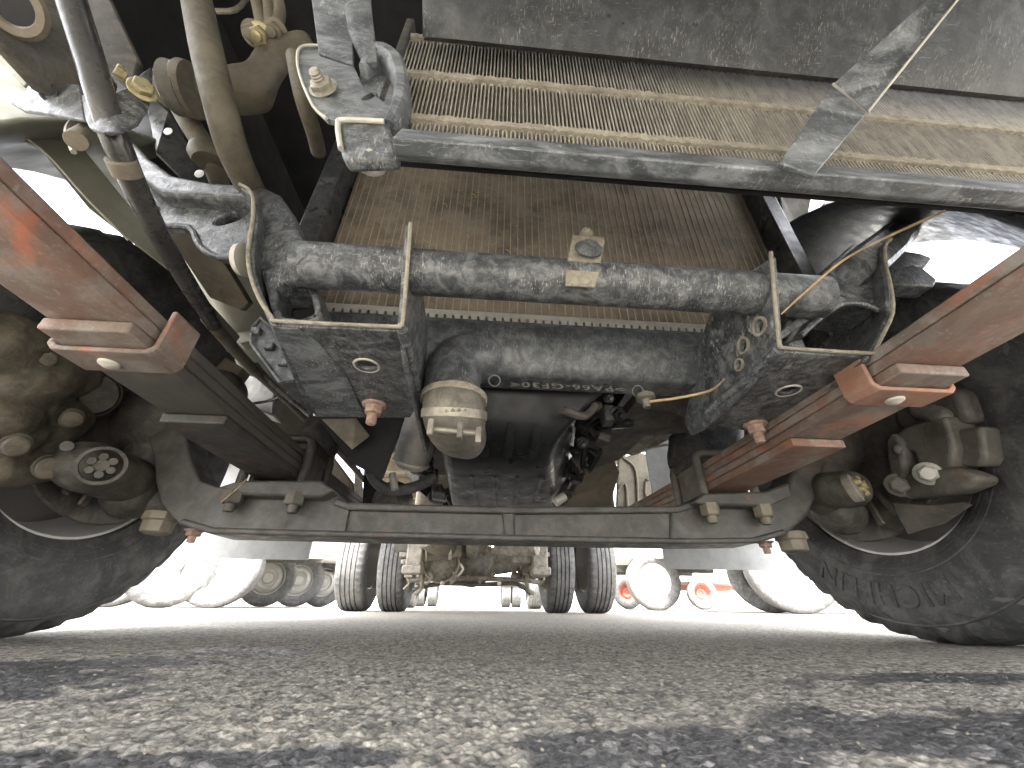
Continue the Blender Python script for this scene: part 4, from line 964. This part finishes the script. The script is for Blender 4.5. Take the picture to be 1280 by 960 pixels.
# right: caliper
cal = empty('brake_caliper', at(1150, 560, X=.70), T); XQ = .715
def q_(x, y, d=0): return at(x, y, X=XQ+d)
def slab(pts, d, t, name, m, par, bev=.006): G().prism([q_(x, y, d) for x, y in pts], (t, 0, 0)).build(name, m, par, bevel=bev, seg=3)
slab([(1104, 552), (1114, 540), (1126, 552), (1132, 592), (1126, 604), (1112, 596)], -.030, .045, 'caliper_arm', 'cast_iron', cal)
slab([(1112, 548), (1131, 533), (1181, 519), (1192, 560), (1190, 584), (1158, 590), (1146, 580), (1142, 566), (1128, 560), (1118, 566)], -.020, .05, 'caliper_body', 'cast_iron', cal, .009)
slab([(1180, 540), (1226, 532), (1232, 572), (1226, 584), (1186, 580)], -.004, .04, 'caliper_body', 'cast_iron', cal)
slab([(1112, 600), (1120, 594), (1150, 590), (1188, 584), (1206, 590), (1222, 596), (1216, 606), (1192, 616), (1136, 624), (1118, 618)], -.026, .04, 'caliper_carrier', 'cast_iron', cal, .008)
slab([(1112, 500), (1150, 480), (1200, 486), (1212, 528), (1160, 534), (1120, 536)], .0, .05, 'caliper_body', 'cast_iron', cal, .012)
casting([('t', [q_(1150, 512, -.01), q_(1176, 520, -.01)], .014), ('b', q_(1122, 562, -.03), .009), ('t', [q_(1125, 606), q_(1145, 606)], .018), ('t', [q_(1165, 590), q_(1185, 586)], .017)], 'caliper_boss', 'cast_iron', cal, .004)
for x, y, r in ((1124, 606, .0135), (1160, 592, .0125)):
    c = q_(x, y, -.03); v4 = (Vector((0, 0, H))-c); v4.normalize()
    hexbolt(c-v4*.004, v4, r*1.05, .014, .0, name='guide_bolt', m='cast_iron' if x < 1150 else 'alloy', parent=cal, bevel=.001)
    G().tube([c+v4*.006, c+v4*.018], r*.72, 16).build('pin_end', 'cast_iron' if x < 1150 else 'alloy', cal, bevel=.001)
sheet([q_(1115, 628, -.01), q_(1160, 632, -.01), q_(1205, 628, .0), q_(1214, 632), q_(1180, 655), q_(1135, 668), q_(1122, 645)], .004, 'splash_plate', 'cast_iron', cal, bevel=.001)
# knuckle foot under each end of the beam
for s, (x, y), (x2, y2) in ((-1, (200, 652), (240, 672)), (1, (990, 676), (958, 686))):
    c = at(x, y, Y=.69); G().lathe([(0, .024), (.012, .026), (.014, .022), (.03, .021), (.034, .014), (.034, 0)], c+Vector((0, 0, .014)), (0, 0, -1), 8).build('king_pin_cap', 'tan_pipe', axle, bevel=.001)
    c = at(x2, y2, Y=.72); hexbolt(c+Vector((0, 0, .012)), (0, 0, -1), .011, .010, .010, name='bolt', m='rusty_bolt', parent=axle, flange=True)

# ---------------------------------------------------------------- upper left: rail end, rod, clamp, pipes, arms
G().tube([at(x, y, Y=Y) for x, y, Y in ((80, -30, .14), (108, 60, .17), (150, 190, .22), (205, 305, .31), (268, 407, .45))], [.0105, .0105, .0105, .0095, .0092], 18, smooth=5).build('steering_rod', 'rod_steel', T)
G().tube([at(x, y, Y=Y) for x, y, Y in ((262, 398, .44), (270, 410, .46), (310, 455, .56), (350, 492, .68), (420, 560, .95), (455, 600, 1.15))], [.0105, .0085, .008, .008, .008, .008], 14, smooth=4).build('control_cable', 'dark_tan', T)
a, b = at(151, 199, Y=.223), at(160, 219, Y=.236); G().tube([a, b], .0115, 18).build('rod_sleeve', 'tan_pipe', T, bevel=.001)
fr = empty('frame_horn', at(60, 60, Y=.20), T)
pts = [at(-60, 20, Y=.16), at(20, -30, Y=.16), at(60, -30, Y=.17), at(150, 110, Y=.235), at(120, 150, Y=.25), at(45, 105, Y=.21), at(0, 55, Y=.18)]
sheet(pts, .012, 'horn_plate', 'dark_cast', fr, bevel=.003)
c = at(20, 10, Y=.165); G().lathe([(0, .013), (.004, .016), (.004, .022), (0, .024)], c, (.2, -.6, -.8), 26, close=True).build('hole_rim', 'brown_paint', fr)
G().lathe([(0, .0145), (.001, 0)], c+Vector((0, -.002, -.001)), (.2, -.6, -.8), 22).build('hole_shade', 'dark_bay', fr)  # dark disc laid on for the shade inside the open hole
sheet([at(90, -20, Y=.20), at(130, -20, Y=.20), at(175, 75, Y=.24), at(165, 110, Y=.25), at(135, 90, Y=.24)], .01, 'horn_gusset', 'dark_cast', fr, bevel=.003)
cl = empty('rod_clamp', at(130, 130, Y=.20), T)
a = [at(10, 127, Y=.235), at(40, 108, Y=.225), at(52, 100, Y=.22), at(98, 105, Y=.215), at(105, 150, Y=.215), at(60, 142, Y=.225), at(28, 138, Y=.235)]
h0 = at(67, 118, Y=.222); sheet(a, .004, 'clamp_foot', 'black_paint', cl, bevel=.0012)
G().lathe([(0, .0085), (.001, .0090), (.001, .0065), (0, .006)], h0+Vector((0, -.003, -.003)), (0, -.75, -.65), 20, close=True).build('foot_hole', 'dark_bay', cl)
g = G(); ps = [(99, 105, .215), (102, 118, .203), (120, 120, .196), (140, 117, .197), (160, 108, .205), (178, 90, .215), (188, 84, .218)]
top_ = [at(x, y, Y=Y) for x, y, Y in ps]; bot_ = [at(x+d, y+e, Y=Y) for (x, y, Y), (d, e) in zip(ps, ((8, 45), (10, 42), (8, 46), (8, 46), (8, 46), (4, 42), (-2, 32)))]
n = len(ps); vs = []
for t_, b_ in zip(top_, bot_): vs += [t_, b_, b_+Vector((0, .004, .001)), t_+Vector((0, .004, .001))]
fs = [(i*4+k, i*4+(k+1) % 4, (i+1)*4+(k+1) % 4, (i+1)*4+k) for i in range(n-1) for k in range(4)]+[(0, 1, 2, 3), (n*4-1, n*4-2, n*4-3, n*4-4)]
G().add(vs, fs).build('clamp_strap', 'black_paint', cl, bevel=.001)
hexbolt(at(178, 113, Y=.207), (.7, -.7, -.15), .0085, .009, 0, name='bolt', m='yellow_zinc', parent=cl, bevel=.0008)
hexbolt(at(160, 97, Y=.215), (-.55, -.75, -.1), .0065, .010, 0, name='bolt', m='yellow_zinc', parent=cl, flange=False, bevel=.0008)
G().tube([at(116, 162, Y=.245), at(95, 176, Y=.225)], .0085, 16).build('clamp_stud', 'tan_pipe', cl, bevel=.001)
G().tube([at(90, 152, Y=.24), at(84, 165, Y=.24), at(92, 190, Y=.24)], .0025, 6, smooth=3).build('spring_clip', 'crimp_metal', cl)
# cream wheel housing behind, an arch over the left tyre
def arch_panel(X0, X1, side, name, m):
    vs = []; fs = []; N = 24; c = (.70, .338); 
    for i in range(N+1):
        a = R_(8)+(R_(188)-R_(8))*i/N; r = .46
        for x, r in ((.575, .47), (.60, .455), (.735, .412), (.76, .415), (.98, .56)): vs.append((TC+side*x, c[0]+r*math.cos(a), c[1]+r*math.sin(a)))
    for i in range(N):
        for k in range(4): fs.append((i*5+k, i*5+k+1, i*5+k+6, i*5+k+5))
    o = link(name, G().add(vs, fs).mesh(name), m, T); s_ = o.modifiers.new('thick', 'SOLIDIFY'); s_.thickness = .006; return o
arch_panel(-.98, -.50, -1, 'wheel_housing', 'cream_liner'); arch_panel(.60, 1.07, 1, 'wheel_housing', 'skirt_plastic')
# body panel between arch and rail
sheet([at(-90, -20, Y=.26), at(10, 20, Y=.26), at(40, 95, Y=.29),  at(30, 108, Y=.30), at(60, 130, Y=.31), at(140, 230, Y=.36), at(250, 365, Y=.50), at(300, 420, Y=.62), at(285, 440, Y=.62), at(215, 340, Y=.46), at(110, 258, Y=.36), at(50, 185, Y=.31), at(-20, 150, Y=.29)], .006, 'inner_arch_panel', 'cream_liner', T, bevel=.001)
G().tube([at(x, y, Y=Y) for x, y, Y in ((-10, 150, .285), (50, 185, .305), (110, 250, .35), (160, 300, .40))], .0012, 6, smooth=4).build('arch_seam', 'crimp_metal', T)
# olive stay and box behind the rod
sheet([at(206, 284, Y=.52), at(250, 285, Y=.52), at(275, 320, Y=.54), at(310, 378, Y=.60), at(300, 388, Y=.60), at(262, 372, Y=.60), at(220, 310, Y=.53)], .02, 'body_stay', 'brown_paint', T, bevel=.002)
sheet([at(282, 446, Y=.72), at(304, 460, Y=.72), at(290, 480, Y=.72), at(264, 465, Y=.72)], .03, 'body_stay', 'brown_paint', T, bevel=.002)
G().tube([at(x, y, Y=Y) for x, y, Y in ((242, -20, .20), (258, 60, .215), (275, 130, .24), (292, 190, .28), (315, 240, .34))], .0165, 18, smooth=5).build('coolant_pipe', 'dark_tan', T)
G().tube([at(x, y, Y=Y) for x, y, Y in ((205, 95, .28), (235, 150, .30), (262, 195, .33), (275, 230, .37))], .013, 16, smooth=5).build('coolant_pipe', 'dark_tan', T)
G().lathe([(-.012, .017), (0, .021), (.012, .017)], at(258, 192, Y=.325), Vector((.3, .3, -.9)), 18).build('pipe_joint', 'dark_tan', T)
G().tube([at(x, y, Y=Y) for x, y, Y in ((368, 70, .22), (378, 120, .24), (392, 165, .28), (398, 190, .31))], .0095, 14, smooth=4).build('coolant_pipe', 'dark_tan', T)
sa = empty('steering_arm', at(280, 110, Y=.27), T)
casting([('t', [at(215, 115, Y=.27), at(262, 112, Y=.27)], .022), ('t', [at(262, 115, Y=.275), at(315, 112, Y=.275)], .028), ('t', [at(318, 110, Y=.27), at(345, 68, Y=.255)], .021), ('t', [at(340, 66, Y=.25), at(378, 56, Y=.25)], .017)], 'arm_body', 'dark_tan', sa, .005)
G().lathe([(-.008, .027), (.008, .029), (.012, .024)], at(226, 112, Y=.26), (-1, -.1, 0), 26).build('arm_bush', 'cast_iron', sa)
G().lathe([(-.004, .030), (.004, .031), (.008, .029)], at(240, 113, Y=.262), (-1, -.1, 0), 26).build('arm_washer', 'dark_tan', sa)
for x, y, mm in ((327, 45, 'yellow_zinc'), (345, 40, 'brown_paint'), (318, 42, 'tan_pipe')):
    hexbolt(at(x, y, Y=.235), (.1, -.3, -.9), .011, .016, .006, name='bolt', m=mm, parent=sa)
for pts in ([(318, -10), (325, 20), (330, 45)], [(345, -10), (350, 15), (345, 35)], [(335, -10), (338, 30), (345, 50)]):
    G().tube([at(x, y, Y=.24) for x, y in pts], .008, 10, smooth=3).build('brake_pipe', 'tan_pipe', sa)
G().tube([at(x, y, Y=.28) for x, y in ((270, 14), (295, 12), (310, -4))], .004, 8, smooth=3).build('brake_pipe', 'tan_pipe', T)
sheet([at(110, 50, Y=.37), at(215, 60, Y=.37), at(240, 250, Y=.41), at(150, 235, Y=.41)], .01, 'bay_shade_fill', 'dark_bay', T)  # added dark sheet closing the sky leaks behind the clamp
# dark plates and boxes added for the black of the bay, with two light slots
for x, y in ((210, 164), (249, 217)): G().lathe([(0, .0065), (.001, 0)], at(x, y, Y=.36), (0, -1, -.3), 16).build('slot_plug', 'alloy', T)
G().box((-.26, 1.0, .74), (.30, .7, .44)).build('bay_shade_fill', 'dark_bay', T, bevel=.03)
G().box((.36, 1.0, .80), (.25, 1.0, .5)).build('bay_shade_fill', 'dark_bay', T, bevel=.01)
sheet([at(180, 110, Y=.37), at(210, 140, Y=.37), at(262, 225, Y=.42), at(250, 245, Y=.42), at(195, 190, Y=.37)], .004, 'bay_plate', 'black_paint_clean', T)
G().box((-.62, .60, .98), (.02, 1.3, .36)).build('bay_shade_fill', 'dark_bay', T)
G().box((-.10, .02, 1.05), (1.3, .02, .3)).build('bay_shade_fill', 'dark_bay', T)
# gear seen through the gap right of the radiator
sheet([at(975, 240, Y=.55), at(1015, 245, Y=.55), at(1005, 300, Y=.62), at(1020, 340, Y=.62), at(990, 345, Y=.62)], .02, 'body_stay', 'dark_cast', T, bevel=.003)
sheet([at(1032, 250, Y=.66), at(1075, 255, Y=.66), at(1070, 300, Y=.66), at(1040, 335, Y=.66), at(1025, 320, Y=.66)], .02, 'body_stay', 'dark_cast', T, bevel=.003)
G().tube([at(x, y, Y=.45) for x, y in ((983, 345), (995, 342), (1000, 330), (993, 320), (985, 318))], .0012, 6, smooth=4).build('wire_loop', 'crimp_metal', T)
# grey casting and tan panels lit from outside, seen left of the axle
sheet(px([(298, 462), (345, 480), (342, 520), (318, 512), (292, 478)], Y=1.0), .06, 'gear_housing', 'alloy', T, bevel=.006)
sheet(px([(338, 488), (402, 500), (425, 560), (380, 580), (345, 560), (332, 520)], Y=1.3), .03, 'floor_panel', 'floor_beige', T, bevel=.004)
for x in (350, 366, 384): G().tube([at(x, 500, Y=1.29), at(x+4, 560, Y=1.29)], .006, 6).build('panel_bead', 'floor_beige', T)
sheet(px([(396, 575), (408, 560), (438, 600), (436, 615), (398, 612)], Y=1.25), .06, 'air_tank', 'brown_paint', T, bevel=.004)
sheet(px([(443, 590), (450, 585), (458, 655), (442, 655)], Y=1.2), .01, 'stay_strip', 'alloy', T)
G().tube([at(x, y, Y=.75) for x, y in ((312, 505), (340, 500), (360, 490), (372, 480))], .003, 8, smooth=3).build('brake_pipe', 'rod_steel', T)
G().tube([at(x, y, Y=.6) for x, y in ((320, 455), (345, 485), (388, 520))], .004, 8, smooth=3).build('brake_pipe', 'rod_steel', T)
sheet(px([(280, 385), (300, 390), (322, 425), (300, 430), (280, 410)], Y=.9), .03, 'floor_panel', 'tan_pipe', T, bevel=.004)

# ---------------------------------------------------------------- loose straws caught in the chassis
def straw(pts, r, label):
    G().tube([at(x, y, Y=Y) for x, y, Y in pts], r, 6, smooth=4).build('straw', 'straw', None, label=label, cat='dry straw')
straw([(1182, 263, .20), (1140, 282, .22), (1090, 305, .24), (1050, 328, .26), (1010, 362, .275), (976, 393, .292)], [.0012, .0014, .0013, .0014, .0012, .0008], 'long dry yellow stalk hanging from the bumper rail down to the right bracket')
straw([(905, 474, .36), (888, 488, .39), (850, 497, .41), (812, 502, .425)], [.001, .0016, .0018, .0018], 'dry orange stalk lying across the lower radiator tank by its drain plug')
straw([(309, 598, .63), (295, 612, .625), (276, 628, .62)], .0007, 'thin dry stalk sticking out over the left nut of the left spring')
# dried leaf scraps on the radiator
g = G()
for k in range(46):
    c = Vector((random.uniform(-.22, .25), yr-.0035, random.uniform(.47, .72))); u = Matrix.Rotation(random.random()*6, 3, 'Y')
    a = random.uniform(.003, .009)
    g.tube([c+u @ Vector((-a, 0, 0)), c+u @ Vector((0, -.001, a*.3)), c+u @ Vector((a, 0, 0))], random.uniform(.0003, .0009), 5)
g.build('grass_scraps', 'straw', None, kind='stuff', label='short dry grass scraps stuck to the brown radiator face', cat='grass scraps')
# loose grit on the asphalt
g = G()
for k in range(500):
    d = random.uniform(.12, 1.1); X_ = random.uniform(-1.3, 1.3)*d; r = random.uniform(.0005, .0012)
    g.ball((X_, d, r*.4), r, 6, (1, random.uniform(.6, 1.2), .7), Matrix.Rotation(random.random()*3, 3, 'Z'))
g.build('grit', 'tan_pipe', None, kind='stuff', label='loose pale grit scattered over the asphalt', cat='grit')

# ---------------------------------------------------------------- parked vehicles behind
def parked(name, label, cat, x0, x1, Y, wheels, body, group=None, chassis='dark_cast', fl=.55):
    root = empty(name, ((x0+x1)/2, Y, 0), None, label, cat, group)
    for (x, y, R, w, side, rm, tm, yaw) in wheels:
        wheel((x, y, R), side, R, R*.60, w, par=root, parts=False, rim_m=rm, disc_m=rm, tyre_m=tm, nseg=48)
        if yaw:
            o = [c for c in root.children][-1]; o.rotation_euler = (0, 0, yaw)
    g = G(); g.box(((x0+x1)/2, Y+.6, fl+.02), (x1-x0, .07, .10)); g.box(((x0+x1)/2, Y+1.3, fl+.02), (x1-x0, .07, .10)); g.build('chassis_rail', chassis, root, bevel=.01)
    g = G(); g.box(((x0+x1)/2, Y+.95, fl+.75), (x1-x0, 2.0, 1.3)); g.build('body', body, root, bevel=.04)
    return root
def gx(x, Y, y=757): return at(x, y, Y=Y).x
S_ = math.pi/2
def wl_(px_, Y, R, w, rm='white_paint', tm='tread_rubber', yaw=S_, s=1): return (gx(px_, Y), Y, R, w, s, rm, tm, yaw)
parked('parked_truck', 'white truck parked at the left behind, with a bright white wheel and steel step', 'truck', gx(60, 4.6), gx(330, 4.6), 4.6,
       [wl_(262, 4.6, .37, .22, 'white_paint', 'tread_rubber', -S_*.85), wl_(197, 4.4, .37, .24, 'rim_grey', 'rubber', -S_*.55), wl_(130, 4.6, .37, .22, yaw=-S_*.8)], 'white_paint')
parked('parked_truck', 'pale truck far left behind, with two grey spoked wheels close together', 'truck', gx(290, 7), gx(412, 7), 7.0,
       [wl_(325, 6.6, .37, .24, 'rim_grey', 'rubber', -S_*.7), wl_(365, 7.2, .37, .22, 'rim_grey', 'tread_rubber', -S_*.85), wl_(398, 7.6, .36, .22, 'rim_grey', 'rubber', -S_*.8)], 'white_paint')
parked('parked_van', 'white van parked right behind, showing one round white wheel', 'van', gx(790, 6), gx(930, 6), 6.0,
       [wl_(821, 6.0, .37, .22, 'white_paint', 'tread_rubber', S_*.95)], 'white_paint')
parked('parked_trailer', 'pale trailer farthest right behind, on two small red wheels', 'trailer', gx(770, 9), gx(960, 9), 9.0,
       [wl_(786, 9.0, .30, .2, 'red_paint', 'tread_rubber', S_*.9), wl_(880, 9.0, .30, .2, 'red_paint', 'tread_rubber', S_*.9)], 'wall_white', None, 'red_paint', .42)
parked('parked_truck', 'white truck parked nearest on the right, with a big white wheel beside a dark one', 'truck', gx(930, 4.0), gx(1250, 4.0), 4.0,
       [wl_(1000, 4.0, .40, .24, 'white_paint', 'tread_rubber', S_*.8), wl_(968, 4.5, .38, .24, 'rim_dark', 'rubber', S_*.6), wl_(1180, 4.0, .40, .24, yaw=S_*.8)], 'white_paint')
# trucks far behind the rear axle, only their twin tyres show between the wheels
for (a, b, lab) in ((525, 540, 'distant truck seen under the axle, left pair of small grey tyres'), (632, 645, 'distant truck seen under the axle, right pair of small grey tyres')):
    root = empty('distant_truck', (gx((a+b)/2, 13), 13, 0), None, lab, 'truck', 'trucks far behind the rear axle')
    for x in (a, b): wheel((gx(x, 13), 13, .37), 1, .37, .22, .28, par=root, parts=False, tyre_m='tread_rubber', rim_m='rim_grey', nseg=48)
    G().tube([(gx(a, 13), 13, .4), (gx(b, 13), 13, .4)], .08, 12).build('axle_tube', 'tan_pipe', root)
    G().box((gx((a+b)/2, 13), 14.5, 1.5), (2.2, 4, 1.7)).build('body', 'white_paint', root, bevel=.05)
for (a, b, lab) in ((507, 521, 'next truck behind, left inner dark tyres beside the drum'), ):
    root = empty('next_truck', (gx(590, 7.0), 7.0, 0), None, 'truck standing directly behind, its tyres just inside the rear twin tyres', 'truck')
    for x in (510, 668): wheel((gx(x, 7.0), 7.0, .37), 1 if x > 600 else -1, .37, .22, .24, par=root, parts=False, tyre_m='tread_rubber', rim_m='rim_grey', nseg=60)
    G().tube([(gx(510, 7.0), 7.0, .37), (gx(668, 7.0), 7.0, .37)], .06, 12).build('axle_tube', 'dark_cast', root)
    G().box((gx(590, 7), 8.0, 1.6), (2.0, 2.4, 1.7)).build('body', 'white_paint', root, bevel=.05)
# pale steel step and tank bits of the left truck
st = G().box((gx(330, 4.2), 4.2, .46), (.75, .3, .05)).build('step_board', 'crimp_metal', bpy.data.objects['parked_truck'], bevel=.01)
G().box((0, 34, 2.2), (90, .3, 4.4)).build('boundary_wall', 'wall_white', None, label='long pale wall closing the yard behind the parked vehicles', cat='wall')
for k in range(3): pass
